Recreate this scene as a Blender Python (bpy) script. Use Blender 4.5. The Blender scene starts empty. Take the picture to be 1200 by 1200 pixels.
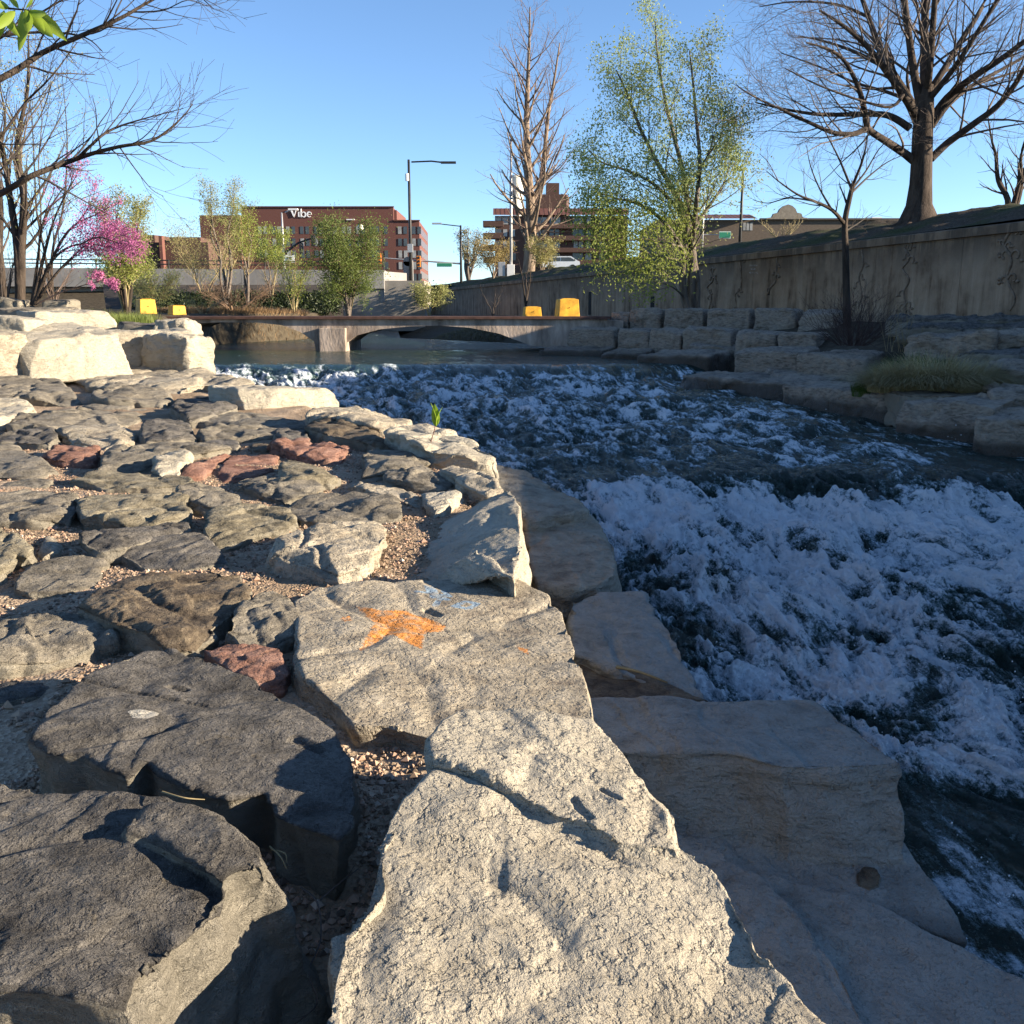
import bpy, bmesh, math, random
import numpy as np
from mathutils import Vector, Matrix
random.seed(7); RNG = np.random.default_rng(7)
SC = bpy.context.scene; COL = SC.collection
F = 1110.0; PITCH = math.atan(235/1110); CP, SP = math.cos(PITCH), math.sin(PITCH)
SUN_AZ, SUN_EL = math.radians(9), math.radians(15)      # sun stands right and a little behind the viewer

# ---------------------------------------------------------------- helpers
def ray(px, py):
    u = (px-600)/F; w = (600-py)/F
    return (u, CP+w*SP, -SP+w*CP)
def at(px, py, y):
    d = ray(px, py); s = y/d[1]
    return Vector((d[0]*s, y, d[2]*s))
def onz(px, py, z):
    d = ray(px, py); s = z/d[2]
    return Vector((d[0]*s, d[1]*s, z))
def onplane(px, py, z0, c, t):
    d = ray(px, py)
    s = (z0-t[0]*c[0]-t[1]*c[1])/(d[2]-t[0]*d[0]-t[1]*d[1])
    return Vector((d[0]*s, d[1]*s, d[2]*s))

_perm = np.random.default_rng(3).permutation(256).astype(np.int64); _perm = np.concatenate([_perm, _perm, _perm])
_g = np.random.default_rng(5).normal(size=(256, 3)); _g /= np.linalg.norm(_g, axis=1)[:, None]
def pn(p):
    i = np.floor(p).astype(np.int64); f = p-i; i &= 255
    u = f*f*f*(f*(f*6-15)+10)
    r = 0
    for dx in (0, 1):
        wx = u[:, 0] if dx else 1-u[:, 0]
        a = _perm[(i[:, 0]+dx) & 255]
        for dy in (0, 1):
            wy = u[:, 1] if dy else 1-u[:, 1]
            b = _perm[(a+i[:, 1]+dy) & 255]
            for dz in (0, 1):
                wz = u[:, 2] if dz else 1-u[:, 2]
                g = _g[_perm[(b+i[:, 2]+dz) & 255]]
                r = r+wx*wy*wz*(g[:, 0]*(f[:, 0]-dx)+g[:, 1]*(f[:, 1]-dy)+g[:, 2]*(f[:, 2]-dz))
    return r*1.6
def fbm(p, o=4, lac=2.03, gain=.5):
    s = 0; a = 1
    for k in range(o):
        s = s+a*pn(p+17.3*k); p = p*lac; a *= gain
    return s
def sst(a, b, x):
    t = np.clip((x-a)/(b-a), 0, 1); return t*t*(3-2*t)

def tag(o, label=None, cat=None, group=None, kind=None):
    if label: o['label'] = label
    if cat: o['category'] = cat
    if group: o['group'] = group
    if kind: o['kind'] = kind
    return o
def empty(name, loc, rz=0):
    o = bpy.data.objects.new(name, None); COL.objects.link(o)
    o.location = loc; o.rotation_euler = (0, 0, rz); o.empty_display_size = .2
    return o
def npmesh(name, V, Fc, smooth=True, loops=None):
    V = np.asarray(V, dtype=np.float32); Fc = np.asarray(Fc, dtype=np.int32)
    me = bpy.data.meshes.new(name); n = Fc.shape[1]
    me.vertices.add(len(V)); me.vertices.foreach_set('co', V.ravel())
    me.loops.add(Fc.size); me.loops.foreach_set('vertex_index', Fc.ravel())
    me.polygons.add(len(Fc)); me.polygons.foreach_set('loop_start', np.arange(0, Fc.size, n, dtype=np.int32))
    me.polygons.foreach_set('loop_total', np.full(len(Fc), n, dtype=np.int32))
    me.polygons.foreach_set('use_smooth', np.full(len(Fc), smooth))
    me.update(calc_edges=True); return me
def link(name, me, mat, parent=None, loc=None):
    o = bpy.data.objects.new(name, me); COL.objects.link(o)
    if mat is not None and not me.materials: me.materials.append(mat)
    if parent is not None:
        o.parent = parent
    if loc is not None: o.location = loc
    return o
def tri(me_faces):
    q = np.asarray(me_faces); return q

class MB:
    """collects boxes / tubes / polygons, builds one mesh object"""
    def __init__(s): s.v = []; s.f = []
    def add(s, V, Fs):
        b = len(s.v); s.v += [tuple(x) for x in V]; s.f += [tuple(i+b for i in f) for f in Fs]
    def box(s, c, d, rz=0, taper=1.0):
        c = Vector(c); V = []
        for z in (-.5, .5):
            k = taper if z > 0 else 1
            for x, y in ((-.5, -.5), (.5, -.5), (.5, .5), (-.5, .5)):
                X, Y = x*d[0]*k, y*d[1]*k
                V.append((c.x+X*math.cos(rz)-Y*math.sin(rz), c.y+X*math.sin(rz)+Y*math.cos(rz), c.z+z*d[2]))
        s.add(V, [(3, 2, 1, 0), (4, 5, 6, 7), (0, 1, 5, 4), (1, 2, 6, 5), (2, 3, 7, 6), (3, 0, 4, 7)])
    def tube(s, pts, r, n=8, cap=True):
        pts = [Vector(p) for p in pts]; rr = r if isinstance(r, (list, tuple)) else [r]*len(pts)
        b = len(s.v); up = Vector((0, 0, 1))
        for i, p in enumerate(pts):
            t = (pts[min(i+1, len(pts)-1)]-pts[max(i-1, 0)]).normalized()
            a = t.cross(up)
            if a.length < .1: a = t.cross(Vector((1, 0, 0)))
            a.normalize(); c = t.cross(a)
            for k in range(n):
                an = 2*math.pi*k/n; s.v.append(tuple(p+(a*math.cos(an)+c*math.sin(an))*rr[i]))
        for i in range(len(pts)-1):
            for k in range(n):
                s.f.append((b+i*n+k, b+i*n+(k+1) % n, b+(i+1)*n+(k+1) % n, b+(i+1)*n+k))
        if cap:
            s.f.append(tuple(b+k for k in range(n))[::-1]); s.f.append(tuple(b+(len(pts)-1)*n+k for k in range(n)))
    def build(s, name, mat, parent=None, smooth=False, bevel=0):
        me = bpy.data.meshes.new(name); me.from_pydata(s.v, [], s.f); me.update()
        if smooth: me.polygons.foreach_set('use_smooth', [True]*len(me.polygons))
        me.materials.append(mat)
        if bevel:
            bm = bmesh.new(); bm.from_mesh(me)
            bmesh.ops.bevel(bm, geom=bm.edges[:], offset=bevel, segments=2, affect='EDGES', profile=.7)
            bm.to_mesh(me); bm.free()
        o = bpy.data.objects.new(name, me); COL.objects.link(o)
        if parent is not None:
            o.parent = parent
            o.matrix_parent_inverse = (Matrix.Translation(parent.location) @ parent.rotation_euler.to_matrix().to_4x4()).inverted()
        return o
def adopt(o, parent):
    o.parent = parent
    o.matrix_parent_inverse = (Matrix.Translation(parent.location) @ parent.rotation_euler.to_matrix().to_4x4()).inverted()
    return o

# ---------------------------------------------------------------- materials
def newmat(name):
    m = bpy.data.materials.new(name); m.use_nodes = True
    nt = m.node_tree; b = nt.nodes['Principled BSDF']; return m, nt, b
def N(nt, t, **k):
    n = nt.nodes.new(t)
    for a, v in k.items():
        if a.startswith('i_'):
            key = a[2:]; key = int(key) if key.isdigit() else key.replace('_', ' ')
            n.inputs[key].default_value = v
        else: setattr(n, a, v)
    return n
def L(nt, a, b): nt.links.new(a, b)
def noise(nt, co, scale, det=4, rough=.55, dist=0):
    n = N(nt, 'ShaderNodeTexNoise'); n.inputs['Scale'].default_value = scale; n.inputs['Detail'].default_value = det
    n.inputs['Roughness'].default_value = rough; n.inputs['Distortion'].default_value = dist
    L(nt, co, n.inputs['Vector']); return n.outputs['Fac']
def ramp(nt, fac, stops):
    n = N(nt, 'ShaderNodeValToRGB'); e = n.color_ramp.elements
    while len(e) < len(stops): e.new(.5)
    for i, (p, c) in enumerate(stops):
        e[i].position = p; e[i].color = (*c, 1) if len(c) == 3 else c
    L(nt, fac, n.inputs['Fac']); return n.outputs['Color']
def mix(nt, fac, a, b, mode='MIX'):
    n = N(nt, 'ShaderNodeMix', data_type='RGBA', blend_type=mode)
    for sock, v in ((n.inputs[0], fac), (n.inputs[6], a), (n.inputs[7], b)):
        if isinstance(v, (int, float)): sock.default_value = v
        elif isinstance(v, tuple): sock.default_value = (*v, 1) if len(v) == 3 else v
        else: L(nt, v, sock)
    return n.outputs[2]
def math_(nt, op, a, b=0, c=None):
    n = N(nt, 'ShaderNodeMath', operation=op)
    for i, v in enumerate((a, b) if c is None else (a, b, c)):
        if isinstance(v, (int, float)): n.inputs[i].default_value = v
        else: L(nt, v, n.inputs[i])
    return n.outputs[0]
def mrange(nt, v, a, b, c=0., d=1.):
    n = N(nt, 'ShaderNodeMapRange', interpolation_type='SMOOTHSTEP'); L(nt, v, n.inputs[0])
    for i, x in enumerate((a, b, c, d)): n.inputs[i+1].default_value = x
    return n.outputs[0]
def bump(nt, h, dist, strength=1., normal=None):
    n = N(nt, 'ShaderNodeBump'); n.inputs['Strength'].default_value = strength; n.inputs['Distance'].default_value = dist
    L(nt, h, n.inputs['Height'])
    if normal is not None: L(nt, normal, n.inputs['Normal'])
    return n.outputs['Normal']
def mapping(nt, co, scale=(1, 1, 1), rot=(0, 0, 0)):
    n = N(nt, 'ShaderNodeMapping'); n.inputs['Scale'].default_value = scale; n.inputs['Rotation'].default_value = rot
    L(nt, co, n.inputs['Vector']); return n.outputs[0]
def pos(nt): return N(nt, 'ShaderNodeNewGeometry').outputs['Position']
def attr(nt, name): return N(nt, 'ShaderNodeAttribute', attribute_name=name).outputs['Fac']

STONE = {  # light, mid, dark albedo of each kind of rock
 'sand':  ((.38, .345, .275), (.335, .30, .235), (.255, .225, .172)),
 'step':  ((.31, .305, .275), (.255, .25, .225), (.175, .17, .152)),
 'tan':   ((.38, .335, .26), (.29, .252, .19), (.18, .15, .115)),
 'gray':  ((.27, .24, .19), (.165, .147, .117), (.075, .067, .055)),
 'olive': ((.31, .275, .20), (.19, .165, .115), (.08, .07, .05)),
 'dark':  ((.18, .165, .145), (.098, .090, .080), (.038, .035, .032)),
 'brown': ((.20, .16, .11), (.11, .085, .06), (.04, .032, .026)),
 'red':   ((.34, .20, .15), (.24, .125, .09), (.10, .05, .04)),
 'bank':  ((.36, .30, .235), (.25, .205, .16), (.11, .09, .07)),
}
_sm = {}
def stone_mat(kind, fine=1.0, rot=0.0):
    key = (kind, fine, rot)
    if key in _sm: return _sm[key]
    m, nt, b = newmat('stone_'+kind); a, c, d = STONE[kind]
    p = pos(nt); q = mapping(nt, p, (1, 1, 3.2), (0.2, -.12, rot))
    big = noise(nt, p, 1.7, 5, .6, .6); med = noise(nt, q, 9, 6, .65, .4); fin = noise(nt, p, 95, 4, .7); spk = noise(nt, p, 330, 2, .6)
    med2 = noise(nt, q, 9, 3, .5, 0)
    sum1 = math_(nt, 'ADD', math_(nt, 'MULTIPLY', big, .35 if kind != 'sand' else .6), math_(nt, 'MULTIPLY', med, .65 if kind != 'sand' else .4))
    col = ramp(nt, sum1, [(.37, d), (.47, c), (.60, a)])
    col = mix(nt, mrange(nt, fin, .53, .70, 0, .45 if kind != 'sand' else .22), col, d)
    col = mix(nt, mrange(nt, spk, .55, .72, 0, .55 if kind != 'sand' else .3), col, tuple(x*.55 for x in d))
    col = mix(nt, mrange(nt, spk, .45, .30, 0, .35), col, tuple(min(x*1.25, .62) for x in a))
    fr = attr(nt, 'fresh'); col = mix(nt, math_(nt, 'MULTIPLY', mrange(nt, math_(nt, 'ADD', fr, math_(nt, 'MULTIPLY', math_(nt, 'SUBTRACT', med, .5), 1.2)), .45, .75), .75 if kind in ('dark', 'gray', 'olive', 'brown') else 0.0), col, (.26, .235, .185))
    # iron stains and lichen
    st = noise(nt, q, 4.3, 6, .7, 1.0)
    col = mix(nt, mrange(nt, st, .60, .72, 0, .45 if kind not in ('sand', 'step') else .16), col, (.27, .17, .085) if kind in ('sand', 'tan', 'bank', 'red') else (.15, .115, .06))
    # crevice veins
    vor = N(nt, 'ShaderNodeTexVoronoi', feature='DISTANCE_TO_EDGE'); vor.inputs['Scale'].default_value = 2.6
    w = N(nt, 'ShaderNodeVectorMath', operation='ADD'); nz = N(nt, 'ShaderNodeTexNoise'); nz.inputs['Scale'].default_value = 5; L(nt, p, nz.inputs['Vector'])
    L(nt, q, w.inputs[0]); L(nt, nz.outputs['Color'], w.inputs[1]); L(nt, w.outputs[0], vor.inputs['Vector'])
    crk = mrange(nt, vor.outputs['Distance'], 0.0, .02, 1, 0)
    crk = math_(nt, 'MULTIPLY', crk, mrange(nt, big, .50, .62, 0, 1))
    # wet foot of the stone
    wet = attr(nt, 'wet')
    col = mix(nt, wet, col, tuple(x*.28 for x in c))
    # paint marks
    for nm, pc in (('paint_orange', (.56, .21, .035)), ('paint_blue', (.20, .29, .38)), ('paint_white', (.50, .47, .40))):
        at_ = attr(nt, nm); g = math_(nt, 'ADD', at_, math_(nt, 'MULTIPLY', math_(nt, 'SUBTRACT', fin, .5), 1.1))
        g2 = math_(nt, 'MULTIPLY', mrange(nt, g, .42, .58), mrange(nt, at_, .02, .3))
        col = mix(nt, math_(nt, 'MULTIPLY', g2, mrange(nt, noise(nt, p, 21, 5, .7), .36, .56, .25, .9) if nm != 'paint_white' else .85), col, pc)
    L(nt, col, b.inputs['Base Color'])
    rg = mix(nt, wet, (.9, .9, .9), (.35, .35, .35)); L(nt, rg, b.inputs['Roughness'])
    b.inputs['Specular IOR Level'].default_value = .25
    h1 = bump(nt, med if kind not in ('sand', 'tan', 'step') else med2, .035*fine); h2 = bump(nt, fin, .007*fine, 1, h1)
    pit = mrange(nt, noise(nt, p, 62, 2, .5, 0), .54, .66, 1, 0)
    h3 = bump(nt, pit, (.006 if kind not in ('sand', 'step') else .0035)*fine, 1, h2); h4 = bump(nt, spk, .0022, 1, h3)
    rg_ = math_(nt, 'ABSOLUTE', math_(nt, 'SUBTRACT', noise(nt, q, 22, 5, .7, .7), .5)); h5 = bump(nt, rg_, .016*fine, 1, h4) if kind in ('dark', 'gray', 'olive', 'brown', 'red') else bump(nt, mrange(nt, noise(nt, p, 30, 3, .55, 0), .53, .72, 1, 0), .0042*fine, 1, h4)
    L(nt, h5, b.inputs['Normal']); _sm[key] = m; return m

def plain(name, c, rough=.7, metal=0, var=.25, scale=3, bmp=.0, spec=.3, stretch=(1, 1, 1), c2=None):
    m, nt, b = newmat(name); p = mapping(nt, pos(nt), stretch)
    n = noise(nt, p, scale, 6, .65, .3)
    lo = c2 if c2 else tuple(x*(1-var) for x in c); hi = tuple(min(1, x*(1+var)) for x in c)
    L(nt, ramp(nt, n, [(.35, lo), (.65, hi)]), b.inputs['Base Color'])
    b.inputs['Roughness'].default_value = rough; b.inputs['Metallic'].default_value = metal; b.inputs['Specular IOR Level'].default_value = spec
    if bmp: L(nt, bump(nt, noise(nt, p, scale*6, 5, .65), bmp), b.inputs['Normal'])
    return m
def leafmat(name, c, c2, tr=.35):
    m, nt, b = newmat(name)
    n = noise(nt, pos(nt), 2.2, 3, .6); n2 = noise(nt, pos(nt), 40, 1)
    col = ramp(nt, math_(nt, 'ADD', math_(nt, 'MULTIPLY', n, .6), math_(nt, 'MULTIPLY', n2, .4)), [(.38, c), (.62, c2)])
    L(nt, col, b.inputs['Base Color']); b.inputs['Roughness'].default_value = .5; b.inputs['Specular IOR Level'].default_value = .25
    t = N(nt, 'ShaderNodeBsdfTranslucent'); L(nt, col, t.inputs['Color'])
    ms = N(nt, 'ShaderNodeMixShader'); ms.inputs[0].default_value = tr
    L(nt, b.outputs[0], ms.inputs[1]); L(nt, t.outputs[0], ms.inputs[2]); L(nt, ms.outputs[0], nt.nodes['Material Output'].inputs[0])
    return m
# ---------------------------------------------------------------- world + camera + sun
w = bpy.data.worlds.new('World'); SC.world = w; w.use_nodes = True; wn = w.node_tree
bg = wn.nodes['Background']; sky = wn.nodes.new('ShaderNodeTexSky'); sky.sky_type = 'NISHITA'; sky.sun_disc = False
sky.sun_elevation = SUN_EL; sky.sun_rotation = math.radians(90)+SUN_AZ; sky.altitude = 2500
sky.air_density = 1.0; sky.dust_density = 0.0; sky.ozone_density = 3.2
wn.links.new(sky.outputs[0], bg.inputs[0]); bg.inputs[1].default_value = SKY_STRENGTH if 'SKY_STRENGTH' in globals() else .075
sd = bpy.data.lights.new('sun', 'SUN'); sd.energy = 5; sd.angle = math.radians(.5); sd.color = (1, .85, .65)
so = bpy.data.objects.new('sun', sd); COL.objects.link(so)
sv = Vector((math.cos(SUN_AZ)*math.cos(SUN_EL), -math.sin(SUN_AZ)*math.cos(SUN_EL), math.sin(SUN_EL)))
so.rotation_euler = sv.to_track_quat('Z', 'Y').to_euler(); so.location = (20, -10, 20)
cd = bpy.data.cameras.new('camera'); co = bpy.data.objects.new('camera', cd); COL.objects.link(co)
cd.lens = 36*F/1200; cd.clip_end = 5000; cd.clip_start = .05; co.rotation_euler = (math.pi/2-PITCH, 0, 0); SC.camera = co
SC.view_settings.view_transform = 'Standard'; SC.view_settings.look = 'None'; SC.view_settings.exposure = 1.85

# ---------------------------------------------------------------- terrain functions
def wallx(y): return 18.31-.273*y
_by = [-3, 1.5, 2.8, 3.4, 4.1, 6.3, 9, 12, 17.5, 22, 30, 36, 42, 60, 90]
_bx = [.6, .22, .03, -.02, -.08, -.15, -1.0, -2.5, -5.8, -8.2, -10.6, -11.2, -9.2, -11, -24]
_ry = [-3, 8, 11, 13, 17, 22.5, 30, 36, 44, 60, 90]
_rx = [8, 7.2, 6.6, 5.9, 5.2, 3.9, 1.3, .2, -5.8, -7.8, -18]
def bankx(y): return np.interp(y, _by, _bx)
def rightx(y): return np.interp(y, _ry, _rx)
def gleft(x, y):
    g = np.interp(y, [0, 1.6, 2.2, 3, 10, 14, 17, 19.5, 22, 30, 58, 66], [-1.30, -1.28, -1.22, -1.20, -1.22, -1.13, -.98, -.62, -.35, -.22, -.1, 1.9])
    return g+np.clip(-(x+3), 0, 20)*.012*np.clip(y/10, 0, 1)
def gheight(x, y):
    x = np.asarray(x, float); y = np.asarray(y, float)
    xb = bankx(y); xr = rightx(y)
    g = gleft(x, y)
    e = x-xb
    z = g+(-2.5-g)*sst(-.12, .35, e)
    z = np.where(e > .35, -2.5-.45*sst(.35, 1.8, e), z)
    r = x-xr
    zr = np.interp(r, [-1.5, 0, .6, 1.6, 2.6, 4.5, 6], [-2.95, -2.3, -1.9, -1.55, -1.15, -.60, -.30])
    z = np.where(x > (xb+xr)/2, np.maximum(z*0-2.95, zr), z)
    return z
def gz(x, y): return float(gheight(np.array([x]), np.array([y]))[0])

def grid(xs2, ys, zf, name):
    """xs2: (rows, cols) x positions, ys: rows"""
    R, C = xs2.shape; Y = np.repeat(ys[:, None], C, 1); Z = zf(xs2, Y)
    V = np.stack([xs2, Y, Z], -1).reshape(-1, 3)
    i = np.arange((R-1)*C).reshape(R-1, C)[:, :-1].ravel()
    return V, np.stack([i, i+1, i+1+C, i+C], 1)

# soil sheet of both banks with the river channel
m, nt, b = newmat('gravelly_soil'); p = pos(nt)
vo = N(nt, 'ShaderNodeTexVoronoi'); vo.inputs['Scale'].default_value = 75; L(nt, p, vo.inputs['Vector'])
vo2 = N(nt, 'ShaderNodeTexVoronoi'); vo2.inputs['Scale'].default_value = 38; L(nt, p, vo2.inputs['Vector'])
bigm = noise(nt, p, 1.3, 5, .6)
cv = ramp(nt, vo.outputs['Color'], [(0, (.20, .15, .10)), (.5, (.36, .27, .19)), (1, (.46, .37, .28))])
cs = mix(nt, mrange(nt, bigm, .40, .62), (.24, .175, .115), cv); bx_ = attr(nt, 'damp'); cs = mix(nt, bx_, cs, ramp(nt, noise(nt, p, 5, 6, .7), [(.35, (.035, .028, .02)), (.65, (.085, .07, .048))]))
L(nt, cs, b.inputs['Base Color']); b.inputs['Roughness'].default_value = .95; b.inputs['Specular IOR Level'].default_value = .15
L(nt, bump(nt, vo.outputs['Distance'], .006, -1, bump(nt, vo2.outputs['Distance'], .01, -1, bump(nt, noise(nt, p, 9, 5), .03))) if False else
  bump(nt, vo.outputs['Distance'], .008, .9, bump(nt, noise(nt, p, 9, 6, .65), .03)), b.inputs['Normal'])
SOIL = m
ys = np.concatenate([np.arange(-4, 12, .05), np.arange(12, 32, .12), np.arange(32, 90, 1.)])
cols = []
for y in ys:
    xb, xr = float(bankx(y)), float(rightx(y)); wx = wallx(y)+.1
    cols.append(np.concatenate([np.linspace(xb-60, xb-12, 12), np.linspace(xb-11.8, xb-.3, 150), np.linspace(xb-.25, xb+1.8, 24), np.linspace(xb+2, xr-1.6, 8), np.linspace(xr-1.5, max(xr+6, wx), 50)]))
xs2 = np.array(cols)
def zsoil(x, y):
    z = gheight(x, y); P3 = np.stack([x, y, z], -1).reshape(-1, 3)
    n = fbm(P3*1.3, 3).reshape(x.shape)*.035+fbm(P3*7, 3).reshape(x.shape)*.010
    return z+n
V, Fq = grid(xs2, ys, zsoil, 'soil'); me = npmesh('ground', V, Fq)
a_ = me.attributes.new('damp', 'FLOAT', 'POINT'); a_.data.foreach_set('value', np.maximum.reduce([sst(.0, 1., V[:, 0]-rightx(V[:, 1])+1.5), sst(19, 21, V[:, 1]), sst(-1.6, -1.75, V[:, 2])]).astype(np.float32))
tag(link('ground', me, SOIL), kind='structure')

# hillside and plateau behind the retaining wall
GRASS = plain('hill_turf', (.055, .052, .030), .95, var=.45, scale=2.5, bmp=.03, c2=(.035, .030, .020))
m, nt, b = newmat('hill_turf'); p = pos(nt)
gsel = noise(nt, p, .35, 4, .6); gf = noise(nt, p, 14, 6, .7)
cg = ramp(nt, gf, [(.35, (.030, .036, .016)), (.65, (.075, .085, .035))]); cb = ramp(nt, gf, [(.35, (.045, .035, .026)), (.65, (.115, .092, .068))])
L(nt, mix(nt, mrange(nt, gsel, .42, .58), cg, cb), b.inputs['Base Color']); b.inputs['Roughness'].default_value = .95; b.inputs['Specular IOR Level'].default_value = .1
L(nt, bump(nt, gf, .05), b.inputs['Normal']); GRASS = m
off = np.concatenate([np.linspace(.34, 4.2, 34), np.array([4.6, 5.2, 6, 8, 11, 16, 24, 60, 200, 500])])
ys = np.concatenate([np.linspace(-40, 15, 60), np.linspace(16, 80, 220), np.linspace(82, 200, 60), np.array([230., 260])])
xs2 = np.array([wallx(y)+off*1.04 for y in ys])
def crest(y): return np.interp(y, [-10, 17, 21, 27], [4.45, 4.45, 3.8, 3.0])  # raised out of view beside the viewer, shaped to shade river and lower bank
def zhill(x, y):
    o = (x-wallx(y))/1.04
    z = 2.02+(crest(y)-2.02)*sst(-.6, 4.0, o)
    n = fbm(np.stack([x*.6, y*.6, x*0], -1).reshape(-1, 3), 4).reshape(x.shape)
    n2 = fbm(np.stack([x*3, y*3, x*0], -1).reshape(-1, 3), 3).reshape(x.shape)
    return z+(n*.10+n2*.03)*sst(.3, 1.2, o)
V, Fq = grid(xs2, ys, zhill, 'hill'); tag(link('hillside', npmesh('hillside', V, Fq), GRASS), kind='structure')
# far ground to the horizon: a sheet just under the town's plateau, with the valley left open
mb = MB(); mb.add([(-900, 92, -.3), (-34, 92, -.3), (-34, 92, 2.4), (-7, 92, 2.4), (900, 92, 2.4), (900, 1400, 2.6), (-900, 1400, 2.6), (-900, 92, 2.4), (-34, 92, 2.4)], [(7, 8, 3, 4, 5, 6), (0, 1, 8, 7)])
tag(mb.build('far_ground', GRASS), kind='structure')
mb = MB(); mb.add([(-2500, -2500, -4.5), (2500, -2500, -4.5), (2500, 2500, -4.5), (-2500, 2500, -4.5)], [(0, 1, 2, 3)])
tag(mb.build('base_terrain', GRASS), kind='structure')

# ---------------------------------------------------------------- retaining wall
m, nt, b = newmat('stained_concrete'); p = pos(nt)
strk = noise(nt, mapping(nt, p, (1, 1, .12)), 2.2, 6, .7, .5); mot = noise(nt, p, 1.1, 6, .65); fn = noise(nt, p, 22, 5, .7)
col = ramp(nt, math_(nt, 'ADD', math_(nt, 'MULTIPLY', strk, .6), math_(nt, 'MULTIPLY', mot, .4)), [(.38, (.095, .063, .040)), (.5, (.24, .172, .118)), (.62, (.32, .24, .17))])
spz = N(nt, 'ShaderNodeSeparateXYZ'); L(nt, p, spz.inputs[0])
topst = math_(nt, 'MULTIPLY', mrange(nt, spz.outputs[2], .6, 2.0), mrange(nt, strk, .40, .56))
col = mix(nt, math_(nt, 'MULTIPLY', topst, .8), col, (.055, .042, .032))
col = mix(nt, mrange(nt, fn, .5, .8, 0, .4), col, (.10, .085, .07))
L(nt, col, b.inputs['Base Color']); b.inputs['Roughness'].default_value = .92; b.inputs['Specular IOR Level'].default_value = .2
L(nt, bump(nt, fn, .01, 1, bump(nt, mot, .04)), b.inputs['Normal']); CONC = m
dark_gap = plain('dark_recess', (.012, .011, .010), .9)
wd = Vector((-.273, 1, 0)).normalized(); wn_ = Vector((-wd.y, wd.x, 0))      # wn_ points to the river
WALL = empty('retaining_wall', (wallx(40), 40, 0)); tag(WALL, 'long stained concrete retaining wall with vine reliefs along the right bank', 'wall')
mb = MB(); ylist = [-30]+list(np.arange(-26, 158, 3.4))
for a, c in zip(ylist[:-1], ylist[1:]):
    g = .006
    for (z0, z1) in ((-1.2, 2.0),):
        A = Vector((wallx(a+g), a+g, 0)); B = Vector((wallx(c-g), c-g, 0)); o_ = -wn_*.3
        mb.add([A+Vector((0, 0, z0)), B+Vector((0, 0, z0)), B+o_+Vector((0, 0, z0)), A+o_+Vector((0, 0, z0)), A+Vector((0, 0, z1)), B+Vector((0, 0, z1)), B+o_+Vector((0, 0, z1)), A+o_+Vector((0, 0, z1))],
               [(3, 2, 1, 0), (4, 5, 6, 7), (0, 1, 5, 4), (1, 2, 6, 5), (2, 3, 7, 6), (3, 0, 4, 7)])
mb.build('wall_panel', CONC, WALL, bevel=.006)
mb = MB(); A = Vector((wallx(-30), -30, 0))+wn_*.10; B = Vector((wallx(158), 158, 0))+wn_*.10
pr = [(0, 1.84), (0, 2.04), (.06, 2.07), (.46, 2.07), (.46, 1.84)]
mb.add([A-wn_*q+Vector((0, 0, z)) for q, z in pr]+[B-wn_*q+Vector((0, 0, z)) for q, z in pr], [(i, (i+1) % 5, 5+(i+1) % 5, 5+i) for i in range(5)]+[(4, 3, 2, 1, 0), (5, 6, 7, 8, 9)])
mb.build('coping', CONC, WALL)
# backing so the joints read dark
mb = MB(); A = Vector((wallx(-30), -30, 0))-wn_*.05; B = Vector((wallx(158), 158, 0))-wn_*.05
mb.add([A+Vector((0, 0, -1)), B+Vector((0, 0, -1)), B+Vector((0, 0, 1.95)), A+Vector((0, 0, 1.95))], [(0, 1, 2, 3)]); mb.build('joint_filler', dark_gap, WALL)
def wallpt(px, py, off=0.0):
    d = ray(px, py); s = 18.31/(d[0]+.273*d[1]); q = Vector((d[0]*s, d[1]*s, d[2]*s)); return q+wn_*off
RELIEF = plain('relief_concrete', (.17, .125, .09), .9, var=.4, scale=6, bmp=.01)
def vine(pts, r, name='vine_relief', curls=0, seed=0):
    r = r*.8; rnd = random.Random(seed); mb = MB(); P_ = [wallpt(a, c, .012) for a, c in pts]
    sm = []
    for i in range(len(P_)-1):
        p0 = P_[max(i-1, 0)]; p1 = P_[i]; p2 = P_[i+1]; p3 = P_[min(i+2, len(P_)-1)]
        for k in range(6):
            t = k/6; sm.append(.5*((2*p1)+(p2-p0)*t+(2*p0-5*p1+4*p2-p3)*t*t+(3*p1-p0-3*p2+p3)*t**3))
    sm.append(P_[-1]); mb.tube(sm, [r*(1-.4*i/len(sm)) for i in range(len(sm))], 7)
    for k in range(curls):
        c = sm[rnd.randrange(len(sm))]; s_ = rnd.choice((-1, 1)); R = rnd.uniform(.09, .2)
        cc = []
        for j in range(14):
            a = j/13*4.6; rr = R*(1-j/15)
            cc.append(c+wd*s_*(R-rr*math.cos(a))+Vector((0, 0, rr*math.sin(a)*1.1)))
        mb.tube(cc, [r*.75*(1-.5*j/14) for j in range(14)], 6)
        lf = c+wd*s_*R*1.9+Vector((0, 0, rnd.uniform(-.1, .1)))
        mb.tube([lf-wd*.07, lf, lf+wd*.07], [.008, r*1.2, .006], 6)
    return mb.build(name, RELIEF, WALL, smooth=True)
vine([(1184, 272), (1177, 285), (1183, 298), (1186, 308), (1181, 322), (1183, 334), (1190, 350), (1184, 364)], .05, curls=9, seed=1)
vine([(1060, 290), (1066, 303), (1058, 315), (1066, 328), (1060, 342), (1062, 366)], .045, curls=8, seed=2)
vine([(1010, 292), (1012, 310), (1007, 325), (1010, 345), (1006, 362)], .04, curls=5, seed=3)
vine([(911, 302), (910, 318), (909, 330), (903, 337), (900, 345)], .06, curls=3, seed=4)
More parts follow.
